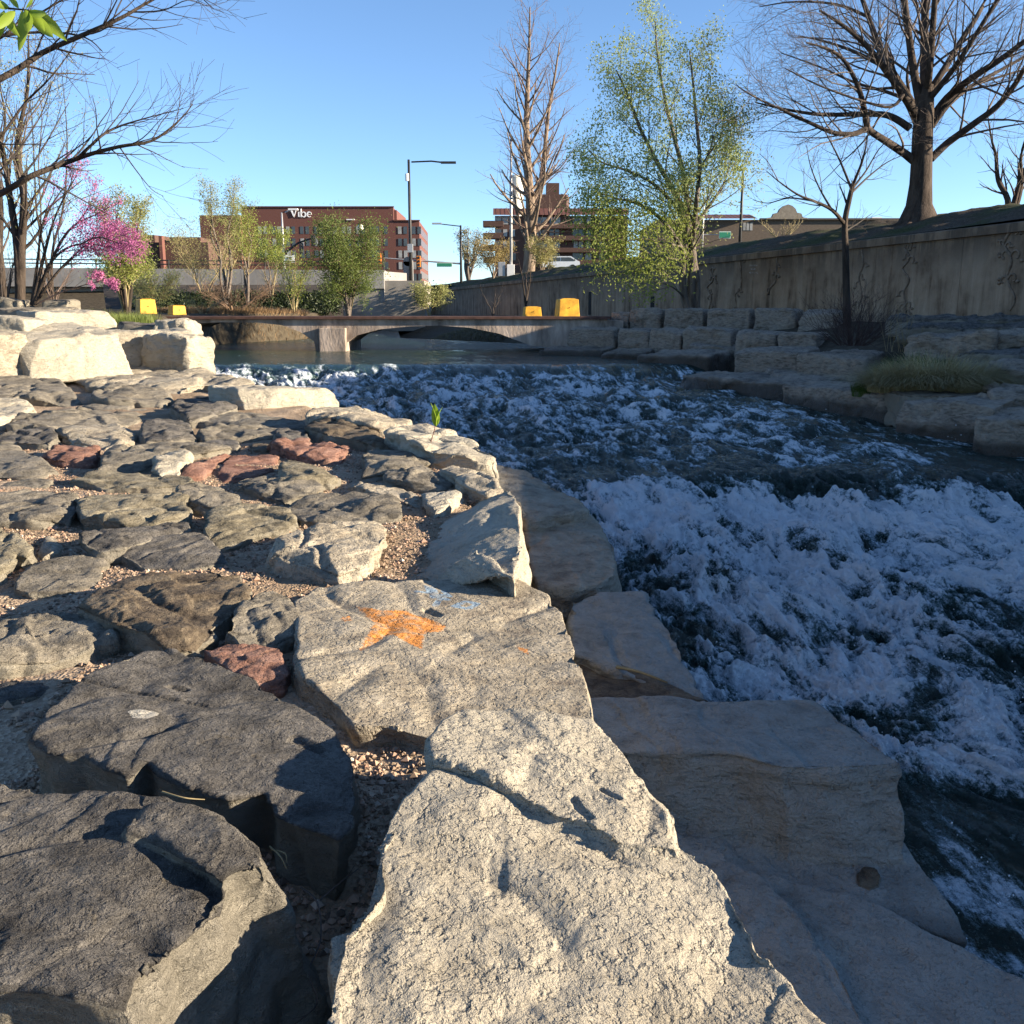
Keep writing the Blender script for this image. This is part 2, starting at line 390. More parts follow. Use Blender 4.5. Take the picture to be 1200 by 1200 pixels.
vine([(833, 318), (836, 328), (829, 337), (834, 348), (831, 362)], .055, curls=9, seed=5)
vine([(868, 307), (869, 325), (868, 338), (862, 346), (864, 362)], .045, curls=4, seed=6)
def slot(px, py0, py1, wpx):
    mb = MB(); a = wallpt(px-wpx/2, py1, .006); c = wallpt(px+wpx/2, py1, .006); t = wallpt(px, py0, .006)
    h = t.z-a.z; V_ = [a, c, c+Vector((0, 0, h)), a+Vector((0, 0, h))]
    mb.add(V_+[q-wn_*.012 for q in V_], [(0, 1, 2, 3), (4, 5, 1, 0), (5, 6, 2, 1), (6, 7, 3, 2), (7, 4, 0, 3)]); mb.build('slot_shade', dark_gap, WALL)  # flat near-black plate; shade inside the slot is put into its colour
slot(691, 342, 369, 3.4); slot(764.5, 347, 362, 4.4); slot(900.5, 338, 346, 3)
# two small blocks of stencilled white marks
PW = plain('stencil_white', (.42, .40, .37), .8)
for (x0, y0, rows, sz) in ((878, 312, (7, 5, 8), 1.35), (713, 344, (5, 4, 6), 1.25)):
    mb = MB(); rnd = random.Random(int(x0))
    for r_, n_ in enumerate(rows):
        for k in range(n_):
            px = x0+k*sz+(8-n_)*.5*sz; py = y0+r_*4.2
            a = wallpt(px, py, .004); hh = .055; ww = .03
            st = rnd.choice(([(0, 0, .3, 1), (.7, 0, 1, 1), (.3, .4, .7, .6)], [(0, 0, .3, 1), (.3, 0, 1, .22)], [(.35, 0, .65, 1)], [(0, 0, .3, 1), (.3, .78, 1, 1), (.3, .4, .8, .6)], [(0, 0, .3, 1), (.7, 0, 1, 1), (.3, .78, .7, 1), (.3, 0, .7, .22)]))
            for (u0, v0, u1, v1) in st:
                q = [a-wd*ww*u0+Vector((0, 0, hh*v0)), a-wd*ww*u1+Vector((0, 0, hh*v0)), a-wd*ww*u1+Vector((0, 0, hh*v1)), a-wd*ww*u0+Vector((0, 0, hh*v1))]
                mb.add(q, [(0, 1, 2, 3)])
    mb.build('stencilled_lettering', PW, WALL)

# ---------------------------------------------------------------- river
def wbase(x, y):
    yy = y+.10*(x-1.5)*np.clip((14-y)/4, 0, 1)+.35*np.sin(x*1.9)*np.clip((14-y)/4, 0, 1)*(y > 8)
    k = sst(.6, 2.6, np.asarray(x, float)); soft = np.interp(yy, [1, 4, 7, 9, 12.5, 15, 22.0, 22.9, 24, 45, 200], [-2.34, -2.30, -2.22, -2.13, -1.84, -1.74, -1.50, -1.24, -1.22, -1.18, -1.15])
    return (1-k)*soft+k*np.interp(yy, [1, 4, 7, 10.0, 10.9, 11.6, 15, 22.0, 22.9, 24, 45, 200], [-2.34, -2.30, -2.22, -2.12, -1.86, -1.84, -1.74, -1.50, -1.24, -1.22, -1.18, -1.15])
yl = [1.2]
while yl[-1] < 46: yl.append(yl[-1]+max(.011, .00020*yl[-1]**2, .0026*yl[-1]))
yl = np.array(yl+list(np.arange(47, 90, .8)))
NC = 620
xs2 = np.array([np.linspace(float(bankx(y))-.15 if y > 6 else float(bankx(y)), float(rightx(y))+.7, NC) for y in yl])
Yg = np.repeat(yl[:, None], NC, 1); Xf, Yf = xs2.ravel(), Yg.ravel()
t = (Xf-bankx(Yf))/(rightx(Yf)-bankx(Yf))
# flow runs downstream (towards -y, a little +x)
fd = np.array([.30, -.954]); sx = Xf*fd[1]*-1+Yf*fd[0]*1; sl = Xf*fd[0]+Yf*fd[1]     # across, along
zone = np.interp(Yf, [1.2, 3.3, 4.3, 6, 9.6, 10.3, 11.1, 12.3, 15, 19, 21.5, 22.3, 23.0, 24, 90], [.02, .08, .85, 1.12, 1.2, 1.15, .50, .70, .90, .90, .95, .60, .06, .06, .05])
calm = sst(.02, .30, t+.035*pn(np.stack([Xf*1.5, Yf*1.5, Xf*0], -1)))          # dark slick water beside the left bank
zone = zone*np.where(Yf < 6.5, .25+.75*calm, 1)
zone = np.where(Yf < 22, zone*(1-.55*sst(.80, .97, t)*np.where(Yf < 11, .4, 1)), zone)
pool = sst(4.4, 3.5, Yf+.9*(Xf-2.0)*(Xf > 1.2))                                          # quiet pool at the near end
zone = zone*(1-pool)
wp = np.stack([sx, sl*.50, sl*0], -1)
wr = np.stack([fbm(wp*1.1+5, 2), fbm(wp*1.1+31, 2), wp[:, 2]], -1)
q = wp+.22*wr
n1 = fbm(q*1.5, 2); n2 = fbm(q*3.6+9, 3); n3 = 1-2*np.abs(pn(q*5.0+3)); n4 = fbm(q*13, 3); n5 = 1-2*np.abs(pn(q*17+7))
amp = .04+.96*np.clip(zone, 0, 1.3)
hh = amp*(n1*.13*(1+.5*sst(11, 14, Yf))+n2*.06+np.clip(n3, -.4, 1)*.04*(1-.7*sst(10, 13, Yf))+n4*.030*(1-.5*sst(10, 13, Yf))+n5*.014*np.clip(zone*1.2, 0, 1)+fbm(q*33, 2)*.006)
rip = pn(np.stack([sx*7, sl*3.4, sx*0], -1))*.008+pn(np.stack([sx*19, sl*9, sx*0], -1))*.0035
hh = hh+rip*(1+1.2*np.clip(zone, 0, 1))
hh = hh+.05*pn(np.stack([sx*.9, sl*1.5, sx*0+4], -1))*sst(11.5, 13, Yf)*(Yf < 22)
Zf = wbase(Xf, Yf)+hh*np.interp(Yf, [0, 22, 23, 90], [1, 1, .6, .5])
# white water
f_big = fbm(q*1.05+50, 3); f_med = fbm(np.stack([sx*3.0, sl*1.6, sx*0], -1)+.5*wr+70, 4)
foam = (zone-.86)*.85+f_big*.55+f_med*.70+.35*n4+.25*n5+.75*fbm(np.stack([sx*7, sl*2.6, sx*0], -1)+.8*wr+11, 3)*sst(9, 14, Yf)+np.clip(n2, -1, 1)*.25+.25*n3*zone
YR = Yf+.10*(Xf-1.5)+.35*np.sin(Xf*1.9); foam = foam+.45*np.exp(-((YR-9.9)/.5)**2)-.85*np.exp(-((YR-11.0)/.6)**2)*sst(1.8, 3.2, Xf)
foam = foam+.30*np.exp(-((Yf-21.6)/.5)**2)
strk_ = 1-2*np.abs(pn(np.stack([sx*6, sl*2.0, sx*0], -1)+.6*wr))
foam = np.where(pool > .05, np.maximum(foam-1.2*pool, -.30+.95*strk_*sst(-.25, .25, f_med)*pool), foam)
foam = foam-.8*sst(23.0, 23.5, Yf)+np.where(Yf > 23, .25*fbm(np.stack([Xf*.7, Yf*.35, Xf*0], -1), 3)+sst(35, 42, Yf)*(.12+.8*fbm(np.stack([Xf*1.0, Yf*.5, Xf*0], -1), 3)), 0)
foam = np.clip(.5+foam*.52*np.interp(Yf, [9.5, 13], [.92, .72])+.045*(1-sst(10, 13, Yf))+.035*sst(10, 13, Yf), 0, 1)
Zf = Zf+np.clip(foam-.5, 0, 1)*.04*np.clip(zone, 0, 1)*(1+n5)
i = np.arange((len(yl)-1)*NC).reshape(len(yl)-1, NC)[:, :-1].ravel()
me = npmesh('river_water', np.stack([Xf, Yf, Zf], -1), np.stack([i, i+1, i+1+NC, i+NC], 1))
a_ = me.attributes.new('foam', 'FLOAT', 'POINT'); a_.data.foreach_set('value', foam.astype(np.float32))
m, nt, b = newmat('river_water'); p = pos(nt)
fm = attr(nt, 'foam'); st = mapping(nt, p, (1, .55, 1), (0, 0, .3))
st2 = mapping(nt, p, (1, .42, 1), (0, 0, .3)); d1 = noise(nt, st2, 7, 9, .74, 1.0); d2 = noise(nt, p, 42, 5, .75, .6); d3 = noise(nt, p, 170, 3, .7)
vb = N(nt, 'ShaderNodeTexVoronoi'); vb.inputs['Scale'].default_value = 26; L(nt, p, vb.inputs['Vector'])
g = math_(nt, 'ADD', fm, math_(nt, 'MULTIPLY', math_(nt, 'SUBTRACT', d1, .5), 1.25))
g = math_(nt, 'ADD', g, math_(nt, 'MULTIPLY', math_(nt, 'SUBTRACT', d2, .5), .75))
g = math_(nt, 'ADD', g, math_(nt, 'MULTIPLY', math_(nt, 'SUBTRACT', d3, .5), .4))
st3 = mapping(nt, p, (1, .22, 1), (0, 0, .3)); g = math_(nt, 'ADD', g, math_(nt, 'MULTIPLY', math_(nt, 'SUBTRACT', noise(nt, st3, 24, 5, .7, .6), .5), .75))
fmask = mrange(nt, g, .34, .98)
L(nt, ramp(nt, fmask, [(0, (.010, .026, .020)), (.25, (.026, .056, .048)), (.42, (.085, .14, .145)), (.60, (.27, .34, .38)), (.80, (.60, .67, .72)), (1, (.84, .87, .90))]), b.inputs['Base Color'])
L(nt, mrange(nt, fmask, 0, .6, .07, .75), b.inputs['Roughness']); b.inputs['IOR'].default_value = 1.33
hb = bump(nt, noise(nt, st, 14, 5, .65, .5), .02, .55); hb2 = bump(nt, g, .045, .8, hb); hb3 = bump(nt, d2, .006, .7, hb2)
L(nt, hb3, b.inputs['Normal'])
tag(link('river', me, m), kind='structure')
# droplets thrown up over the white water
sel = np.where((foam > .72) & (Yf < 12.5) & (Yf > 3))[0]; sel = RNG.choice(sel, 5200)
sel2 = np.where((foam > .68) & (Yf > 12.5) & (Yf < 22))[0]; sel = np.concatenate([sel, RNG.choice(sel2, 1300)])
oct_ = np.array([(1, 0, 0), (-1, 0, 0), (0, 1, 0), (0, -1, 0), (0, 0, 1), (0, 0, -1)], float)
of = np.array([(0, 2, 4), (2, 1, 4), (1, 3, 4), (3, 0, 4), (2, 0, 5), (1, 2, 5), (3, 1, 5), (0, 3, 5)])
ce = np.stack([Xf[sel], Yf[sel], Zf[sel]], -1)+np.stack([RNG.normal(0, .03, len(sel)), RNG.normal(0, .03, len(sel)), np.abs(RNG.exponential(.045, len(sel)))], -1)
rr = RNG.uniform(.0016, .0052, len(sel))*np.where(ce[:, 1] > 12, 1.6, 1)
V = (ce[:, None, :]+oct_[None]*rr[:, None, None]*np.array([1, 1, 1.3])).reshape(-1, 3); Fd = (of[None]+6*np.arange(len(sel))[:, None, None]).reshape(-1, 3)
DROP = plain('spray', (.75, .8, .85), .3, var=.05)
tag(link('water_spray', npmesh('water_spray', V, Fd), DROP), 'fine droplets thrown up above the white rapids', 'spray', kind='stuff')
# ---------------------------------------------------------------- stones
def poly_mask(P2, poly, soft):
    """signed soft inside mask of 2D points against polygon"""
    poly = np.asarray(poly); n = len(poly); d = np.full(len(P2), 1e9); ins = np.zeros(len(P2), bool)
    for i in range(n):
        a = poly[i]; c = poly[(i+1) % n]; e = c-a; w_ = P2-a
        t_ = np.clip((w_@e)/(e@e+1e-12), 0, 1); d = np.minimum(d, np.linalg.norm(w_-t_[:, None]*e, axis=1))
        cond = ((a[1] > P2[:, 1]) != (c[1] > P2[:, 1])) & (P2[:, 0] < (c[0]-a[0])*(P2[:, 1]-a[1])/((c[1]-a[1]) if abs(c[1]-a[1]) > 1e-12 else 1e-12)+a[0])
        ins ^= cond
    return sst(-soft, soft, np.where(ins, d, -d))
def line_mask(P2, pts, w_):
    d = np.full(len(P2), 1e9); pts = np.asarray(pts)
    for a, c in zip(pts[:-1], pts[1:]):
        e = c-a; q_ = P2-a; t_ = np.clip((q_@e)/(e@e+1e-12), 0, 1); d = np.minimum(d, np.linalg.norm(q_-t_[:, None]*e, axis=1))
    return 1-sst(w_*.5, w_*1.2, d)

STONE_N = [0]
def make_stone(name, label, cat, group, prisms, kind, rough=1.0, strata=.5, voxel=None, wet=None, paints=(), marks=(), fine=1.0, smooth_it=2, post=None, planes=0):
    """prisms: list of (ring_top[list of Vector], ring_bottom[list of Vector]); joined by a voxel remesh, then weathered"""
    STONE_N[0] += 1; sd_ = STONE_N[0]
    bm = bmesh.new()
    for top, bot in prisms:
        n = len(top); tv = [bm.verts.new(v) for v in top]; bv = [bm.verts.new(v) for v in bot]
        area = sum(top[i].x*top[(i+1) % n].y-top[(i+1) % n].x*top[i].y for i in range(n))
        if area < 0: tv.reverse(); bv.reverse()
        bm.faces.new(tv); bm.faces.new(bv[::-1])
        for i in range(n): bm.faces.new((tv[i], bv[i], bv[(i+1) % n], tv[(i+1) % n]))
    bmesh.ops.triangulate(bm, faces=bm.faces[:], ngon_method='EAR_CLIP'); bmesh.ops.recalc_face_normals(bm, faces=bm.faces[:])
    co_ = np.array([v.co[:] for v in bm.verts]); lo, hi = co_.min(0), co_.max(0); cen = (lo+hi)/2; size = float(np.linalg.norm((hi-lo)[:2]))
    dist = max(1.2, float(cen[1]))
    if voxel is None: voxel = min(max(.0052*dist/2.2, .008), .05)
    me = bpy.data.meshes.new('t'); bm.to_mesh(me); bm.free()
    o = bpy.data.objects.new('t', me); COL.objects.link(o)
    md = o.modifiers.new('r', 'REMESH'); md.mode = 'VOXEL'; md.voxel_size = voxel; md.adaptivity = 0
    ms = o.modifiers.new('s', 'SMOOTH'); ms.factor = .5; ms.iterations = smooth_it if voxel > .012 else smooth_it+3
    dg = bpy.context.evaluated_depsgraph_get(); me2 = bpy.data.meshes.new_from_object(o.evaluated_get(dg))
    bpy.data.objects.remove(o); bpy.data.meshes.remove(me)
    nv = len(me2.vertices); V_ = np.empty(nv*3, np.float32); me2.vertices.foreach_get('co', V_); V_ = V_.reshape(-1, 3).astype(float)
    Nn = np.empty(nv*3, np.float32); me2.vertex_normals.foreach_get('vector', Nn); Nn = Nn.reshape(-1, 3).astype(float)
    if planes:
        rg = np.random.default_rng(sd_*7+1); lo, hi = V_.min(0), V_.max(0); ext = (hi-lo)/2; c0 = (lo+hi)/2
        thick = min(float(hi[2]-lo[2]), 1.0)
        for k in range(planes):
            an = rg.uniform(0, 2*math.pi); el = rg.choice([rg.uniform(.15, .7), rg.uniform(.9, 1.35)]) if k % 3 else rg.uniform(1.2, 1.5)
            nn = np.array([math.cos(an)*math.cos(el), math.sin(an)*math.cos(el), math.sin(el)])
            pr_ = (V_-c0)@nn; dmax = pr_.max(); d_ = dmax-rg.uniform(.04, .16)*(float(np.linalg.norm(ext[:2]*nn[:2]))+thick*.25*abs(nn[2]))
            ex = np.clip(pr_-d_, 0, None); V_ = V_-nn*(ex*.94)[:, None]
        for i_, v_ in enumerate(V_[:0]): pass
    s = min(size, 2.0); of_ = sd_*13.7; side = 1-np.clip(Nn[:, 2], 0, 1)**2
    p = V_+of_
    a1 = fbm(p*(1.6/s*1.4), 3)*(.035 if not planes else .013)*s
    wpp = p+.12*s*np.stack([fbm(p*2.2/s, 2), fbm(p*2.2/s+9, 2), fbm(p*2.2/s+20, 2)], -1)
    rid = np.abs(pn(wpp*3.2/s)); chip = np.clip(.16-rid, 0, 1)*-.16*s                      # creases
    fac = np.abs(pn(wpp*6.5/s+5)); a2 = (fac-.25)*(.06 if not planes else .030)*s*((.2 if not planes else .09)+.8*side)                      # chipped facets, strongest on the sides
    lay = pn(wpp*np.array([2.2/s, 2.2/s, 17/s])+3); a3 = np.sign(lay)*np.abs(lay)**.6*.016*s*strata*(.15+.85*side)
    a4 = fbm(p*14, 3)*.0045; a5 = fbm(p*38, 3)*.0028*(1 if voxel < .016 else 0)
    rc = np.random.default_rng(sd_*3+2); K_ = int(10+8*s); sd0 = V_[rc.integers(0, nv, K_)]; wv = V_+.06*s*np.stack([pn(p*4/s), pn(p*4/s+8), pn(p*4/s+16)], -1)
    D2 = ((wv[:, None, :]-sd0[None])*np.array([1, 1, 1.5])); D2 = (D2**2).sum(-1); kk = D2.argmin(1); tl = rc.normal(0, 1, (K_, 3)); tl /= np.linalg.norm(tl, axis=1)[:, None]
    so_ = np.sort(D2, axis=1)[:, :2]; edge = sst(0, .015*s, np.sqrt(so_[:, 1])-np.sqrt(so_[:, 0]))
    facet = (((V_-sd0[kk])*tl[kk]).sum(1)*(.085 if planes else .03)+rc.normal(0, .0045*s, K_)[kk]*(1 if planes else .2))*edge
    # top: stepped flakes
    fl = pn(wpp*2.6/s+40); step = (sst(.02, .05, fl)+sst(.22, .25, fl)+(sst(-.22, -.19, fl) if planes else 0))*(.011 if planes else .010)*s*strata*np.clip(Nn[:, 2], 0, 1)
    disp = rough*(a1+a2*1.0+chip*.7+a3)+rough*step+facet*min(rough*1.1, 1)+a4*rough+a5*rough
    V_ = V_+Nn*disp[:, None]
    for pts, w_, dep in marks:     # grooves traced along a line
        V_[:, 2] -= line_mask(V_[:, :2], [(q.x, q.y) for q in pts], w_)*dep*np.clip(Nn[:, 2], 0, 1)
    if post: V_ = post(V_, Nn)
    me2.vertices.foreach_set('co', (V_-cen).astype(np.float32).ravel())
    me2.polygons.foreach_set('use_smooth', np.ones(len(me2.polygons), bool))
    for nm, fn_ in paints:
        at2 = me2.attributes.new(nm, 'FLOAT', 'POINT'); at2.data.foreach_set('value', (fn_(V_)*(Nn[:, 2] > .2)).astype(np.float32))
    at3 = me2.attributes.new('fresh', 'FLOAT', 'POINT'); at3.data.foreach_set('value', (1-sst(.35, .85, Nn[:, 2])).astype(np.float32))
    if wet is not None:
        at2 = me2.attributes.new('wet', 'FLOAT', 'POINT')
        wv = sst(wet+.14, wet-.02, V_[:, 2]+.05*fbm(V_*4, 2)); at2.data.foreach_set('value', wv.astype(np.float32))
    me2.materials.clear(); me2.materials.append(stone_mat(kind, fine)); me2.update(); me2.name = name
    o = bpy.data.objects.new(name, me2); COL.objects.link(o); o.location = cen
    return tag(o, label, cat, group)

def densify(ring, step, jit, seed):
    rnd = random.Random(seed); out = []
    n = len(ring)
    for i in range(n):
        a = ring[i]; c = ring[(i+1) % n]; d = (c-a).length; k = max(1, int(d/step)); out.append(a)
        nrm = Vector((-(c-a).y, (c-a).x, 0)); nrm = nrm.normalized() if nrm.length > 1e-6 else Vector((1, 0, 0))
        for j in range(1, k): out.append(a.lerp(c, j/k)+nrm*rnd.uniform(-jit, jit))
    return out
def ring(px, zt, tilt=(0, 0)):
    """polygon in picture -> ring on the (tilted) plane through height zt"""
    q = [onz(a, c, zt) for a, c in px]; cen = sum(q, Vector())/len(q)
    return [onplane(a, c, zt, (cen.x, cen.y), tilt) for a, c in px]
def under(top, zb, flare):
    cen = sum(top, Vector())/len(top); out = []
    for v in top:
        d = Vector((v.x-cen.x, v.y-cen.y, 0)); l = max(d.length, 1e-3)
        q = v+d/l*flare; out.append(Vector((q.x, q.y, zb)))
    return out
LEFT = 'boulders bedded along the left bank'
def S(label, kind, h, px, tilt=None, flare=.0, bury=.12, name='boulder', rough=1, strata=.6, planes=13, **k):
    zt = -1.1; h = h*.55
    for _ in range(6):
        q = [onz(a, c, zt) for a, c in px]; c_ = sum(q, Vector())/len(q)
        zt = float(gleft(np.array(c_.x), np.array(c_.y)))+h
    rnd = random.Random(hash(label) % 1000 if False else len(label)*7+int(px[0][0]))
    if tilt is None: tilt = (rnd.uniform(-.13, .03), rnd.uniform(-.05, .06))
    r = ring(px, zt, tilt); size = max((a-b_).length for a in r for b_ in r); cr_ = sum(r, Vector())/len(r); r = [cr_+(v-cr_)*1.0 for v in r]
    r = densify(r, max(size*.14, .05), size*.018, int(px[0][0])+7)
    zb = zt-h-bury
    return make_stone(name, label, 'boulder', LEFT, [(r, under(r, zb, flare))], kind, rough=rough, strata=strata, planes=planes, smooth_it=1, **k)

# --- the near stones, each traced with its own steps and paint
zA = -1.06
A_main = ring([(508, 905), (560, 905), (640, 930), (700, 900), (745, 905), (782, 950), (795, 992), (838, 1022), (872, 1068), (888, 1108), (925, 1140), (968, 1205), (1040, 1320), (700, 1420), (370, 1380), (378, 1200), (398, 1095), (432, 1050), (440, 985), (470, 935)], zA, (-.11, .03))
A_up = ring([(515, 842), (545, 830), (620, 834), (692, 845), (706, 862), (746, 897), (782, 950), (797, 995), (770, 990), (720, 985), (690, 962), (650, 955), (600, 925), (555, 905), (505, 888), (500, 868)], zA+.035, (-.13, .02))
A_lip = ring([(380, 1092), (410, 1080), (490, 1070), (478, 1085), (440, 1110), (400, 1135), (385, 1150)], zA+.012, (-.07, .03))
def rd(r, s, j, sd): return densify(r, s, j, sd)
make_stone('boulder', 'pale rough sandstone block filling the bottom centre, lit by the sun', 'boulder', LEFT,
           [(rd(A_main, .08, .008, 1), under(A_main and rd(A_main, .08, .008, 1), -1.55, .03)), (rd(A_up, .05, .006, 2), under(rd(A_up, .05, .006, 2), -1.3, .0)),
            (rd(A_lip, .05, .004, 3), under(rd(A_lip, .05, .004, 3), -1.3, -.01))], 'sand', rough=.40, strata=.6, voxel=.0062, fine=1.35,
           marks=[([onz(671, 947, zA), onz(676, 958, zA), onz(690, 968, zA)], .010, .009), ([onz(703, 933, zA), onz(725, 945, zA)], .008, .008), ([onz(690, 985, zA), onz(740, 1003, zA), onz(790, 1012, zA)], .006, .005),
                  ([onz(575, 960, zA), onz(583, 990, zA), onz(580, 1040, zA)], .022, .004)])
zD = -1.16
D_r = ring([(344, 705), (372, 690), (450, 683), (560, 677), (604, 677), (640, 697), (662, 716), (672, 740), (676, 775), (690, 800), (697, 845), (690, 862), (600, 866), (520, 866), (500, 862), (455, 850), (415, 846), (392, 826), (354, 796), (347, 752)], zD, (-.045, .0))
zst = zD
def star(V_):
    poly = [onz(a, c, zD) for a, c in [(418, 717), (448, 722), (476, 719), (500, 724), (522, 729), (519, 737), (497, 741), (496, 752), (494, 764), (476, 756), (459, 748), (443, 755), (424, 769), (421, 766), (433, 751), (440, 736), (432, 728)]]
    poly2 = [onz(a, c, zD) for a, c in [(399, 734), (410, 730), (413, 736), (404, 739)]]; poly3 = [onz(a, c, zD) for a, c in [(606, 752), (618, 755), (619, 760), (610, 757)]]
    return np.maximum.reduce([poly_mask(V_[:, :2], [(q.x, q.y) for q in P_], .030) for P_ in (poly, poly2, poly3)])
def blue(V_):
    ls = [[(500, 690), (508, 703), (526, 705), (512, 700), (500, 690)], [(488, 697), (520, 699), (510, 712)], [(532, 712), (545, 706), (560, 708), (548, 713), (532, 712)], [(505, 690), (511, 697)], [(520, 694), (527, 700)]]
    return np.maximum.reduce([line_mask(V_[:, :2], [(onz(a, c, zD).x, onz(a, c, zD).y) for a, c in l], .018) for l in ls])*.72
make_stone('boulder', 'flat tan boulder with an orange painted star and blue paint scribble', 'boulder', LEFT,
           [(rd(D_r, .08, .008, 4), under(rd(D_r, .08, .008, 4), -1.6, .03))], 'tan', rough=.34, strata=.5, voxel=.0075, fine=1.1, paints=[('paint_orange', star), ('paint_blue', blue)],
           marks=[([onz(500, 717, zD), onz(512, 721, zD)], .02, .02)])
zB = -1.08
B_r = ring([(150, 768), (170, 760), (205, 759), (262, 778), (318, 806), (350, 832), (392, 860), (408, 892), (420, 934), (412, 968), (398, 985), (360, 972), (322, 955), (312, 930), (268, 938), (210, 922), (170, 896), (150, 912), (100, 886), (58, 884), (38, 868), (52, 840), (84, 800), (110, 783)], zB, (-.03, .02))
def spot(V_):
    poly = [onz(a, c, zB) for a, c in [(150, 844), (165, 841), (187, 841), (186, 846), (172, 851), (156, 851)]]; return poly_mask(V_[:, :2], [(q.x, q.y) for q in poly], .006)
make_stone('boulder', 'charcoal slab with a small white spot on its flat top', 'boulder', LEFT,
           [(rd(B_r, .07, .008, 5), under(rd(B_r, .07, .008, 5), -1.40, -.03))], 'dark', rough=.42, strata=.9, voxel=.0068, fine=1.3, paints=[('paint_white', spot)],
           marks=[([onz(75, 800, zB), onz(150, 812, zB), onz(240, 826, zB)], .008, .006), ([onz(200, 806, zB), onz(215, 808, zB)], .015, .015), ([onz(345, 868, zB), onz(375, 878, zB)], .014, .012)])
zC = -.98
C_r = ring([(-60, 915), (0, 918), (30, 926), (120, 930), (196, 938), (232, 945), (288, 980), (308, 992), (320, 1012), (276, 1028), (258, 1060), (212, 1100), (160, 1140), (150, 1180), (60, 1160), (-80, 1150)], zC, (-.04, .0))
C_b = [v+Vector((.03, -.02, 0)) for v in C_r]; C_b = [v+Vector((.10, -.05, 0)) for v in under(C_r, -1.42, .05)]
C_step = ring([(150, 972), (172, 945), (232, 945), (288, 980), (308, 992), (318, 1008), (272, 1018), (262, 1033), (225, 1015), (190, 992)], zC+.022, (-.04, .0))
make_stone('boulder', 'big dark boulder with a stepped ledge in the bottom left corner', 'boulder', LEFT,
           [(rd(C_r, .08, .01, 6), rd(C_b, .08, .01, 6)), (rd(C_step, .06, .004, 7), under(rd(C_step, .06, .004, 7), -1.3, -.01))], 'dark', rough=.55, strata=.7, smooth_it=5, voxel=.008, fine=1.4)
# block under C's front edge, bright at its corner
S('grey block propped in the very bottom left corner under the dark boulder', 'gray', -.02, [(-80, 1190), (60, 1200), (150, 1225), (232, 1215), (225, 1290), (-80, 1300)], bury=.3)
# E: ridge stone
E1 = [onz(598, 569, -1.04), onz(606, 580, -1.05), onz(613, 640, -1.06), onz(602, 678, -1.08), onz(560, 640, -1.04), onz(536, 652, -1.07), onz(490, 690, -1.22), onz(484, 668, -1.24), onz(530, 600, -1.20), onz(560, 586, -1.14)]
cE = sum(E1, Vector())/len(E1)
E2 = [Vector((cE.x+(v.x-cE.x)*1.02+(.06 if i in (0, 1, 2, 3) else 0), v.y+(.05 if i in (2, 3, 4, 5, 6) else 0), -1.75)) for i, v in enumerate(E1)]
make_stone('boulder', 'sharp ridged boulder with a bright cut face, behind the painted star stone', 'boulder', LEFT, [(E1, E2)], 'sand', rough=.45, strata=.5, voxel=.010)
# S4: the big slab at the water
S4t = [onz(500, 548, -1.27), onz(516, 542, -1.27), onz(560, 536, -1.27), onz(600, 545, -1.3), onz(640, 562, -1.34), onz(676, 585, -1.40), onz(692, 598, -1.46), onz(655, 606, -1.46), onz(618, 612, -1.46), onz(606, 590, -1.36), onz(575, 575, -1.30), onz(530, 565, -1.3)]
S4b = [Vector((v.x*.98+.02, v.y, -2.45)) for v in S4t]
S4t2 = ring([(616, 612), (655, 606), (692, 598), (714, 622), (724, 650), (722, 672), (700, 688), (650, 690), (628, 690), (620, 650)], -1.60, (-.05, .12))
make_stone('boulder', 'smooth rounded bank boulder beside the rapids, half in shade, past the ridged stone', 'boulder', LEFT, [(S4t, S4b), (S4t2, under(S4t2, -2.5, .05))], 'tan', rough=.55, strata=.5, wet=-2.12, voxel=.014, smooth_it=6)
S3 = ring([(668, 702), (700, 692), (752, 697), (766, 716), (792, 745), (812, 780), (830, 820), (790, 815), (752, 800), (705, 780), (672, 768)], -1.72, (-.12, .05))
make_stone('boulder', 'shaded triangular boulder at the waterline above the wide step block', 'boulder', LEFT, [(rd(S3, .1, .01, 3), under(S3 and rd(S3, .1, .01, 3), -2.6, .12))], 'step', rough=.6, wet=-2.25, voxel=.012)
# S1 wide step block
S1t = ring([(600, 850), (640, 818), (700, 816), (860, 820), (954, 822), (1010, 858), (1056, 892), (1000, 896), (917, 897), (860, 884), (757, 882), (640, 880)], -1.62, (0, .0))
S1b = under(S1t, -2.4, .0); S1b = [Vector((v.x+.05, v.y-(.16 if v.y < 3.7 else 0), v.z)) for v in S1b]
S1l = ring([(700, 985), (790, 955), (900, 968), (1010, 965), (1062, 985), (1100, 1045), (1132, 1102), (1060, 1080), (990, 1050), (900, 1045), (840, 1060), (720, 1045)], -1.98, (-.05, .22))
make_stone('boulder', 'wide flat-topped tan step block in shade at the right of the near sandstone', 'boulder', LEFT, [(rd(S1t, .1, .01, 5), rd(S1b, .1, .01, 5)), (rd(S1l, .1, .008, 6), under(rd(S1l, .1, .008, 6), -2.6, .03))], 'step', rough=.28, strata=1.6, wet=-2.13, voxel=.008, fine=1.1, smooth_it=0)
S2t = ring([(862, 1030), (900, 1022), (960, 1040), (1020, 1056), (1110, 1100), (1200, 1146), (1300, 1200), (1280, 1330), (1060, 1300), (1020, 1215), (985, 1150), (940, 1075)], -1.99, (-.05, .05))
S2l = ring([(862, 1040), (930, 1055), (985, 1145), (1020, 1210), (1050, 1300), (860, 1300), (860, 1120)], -2.14, (.1, .1))
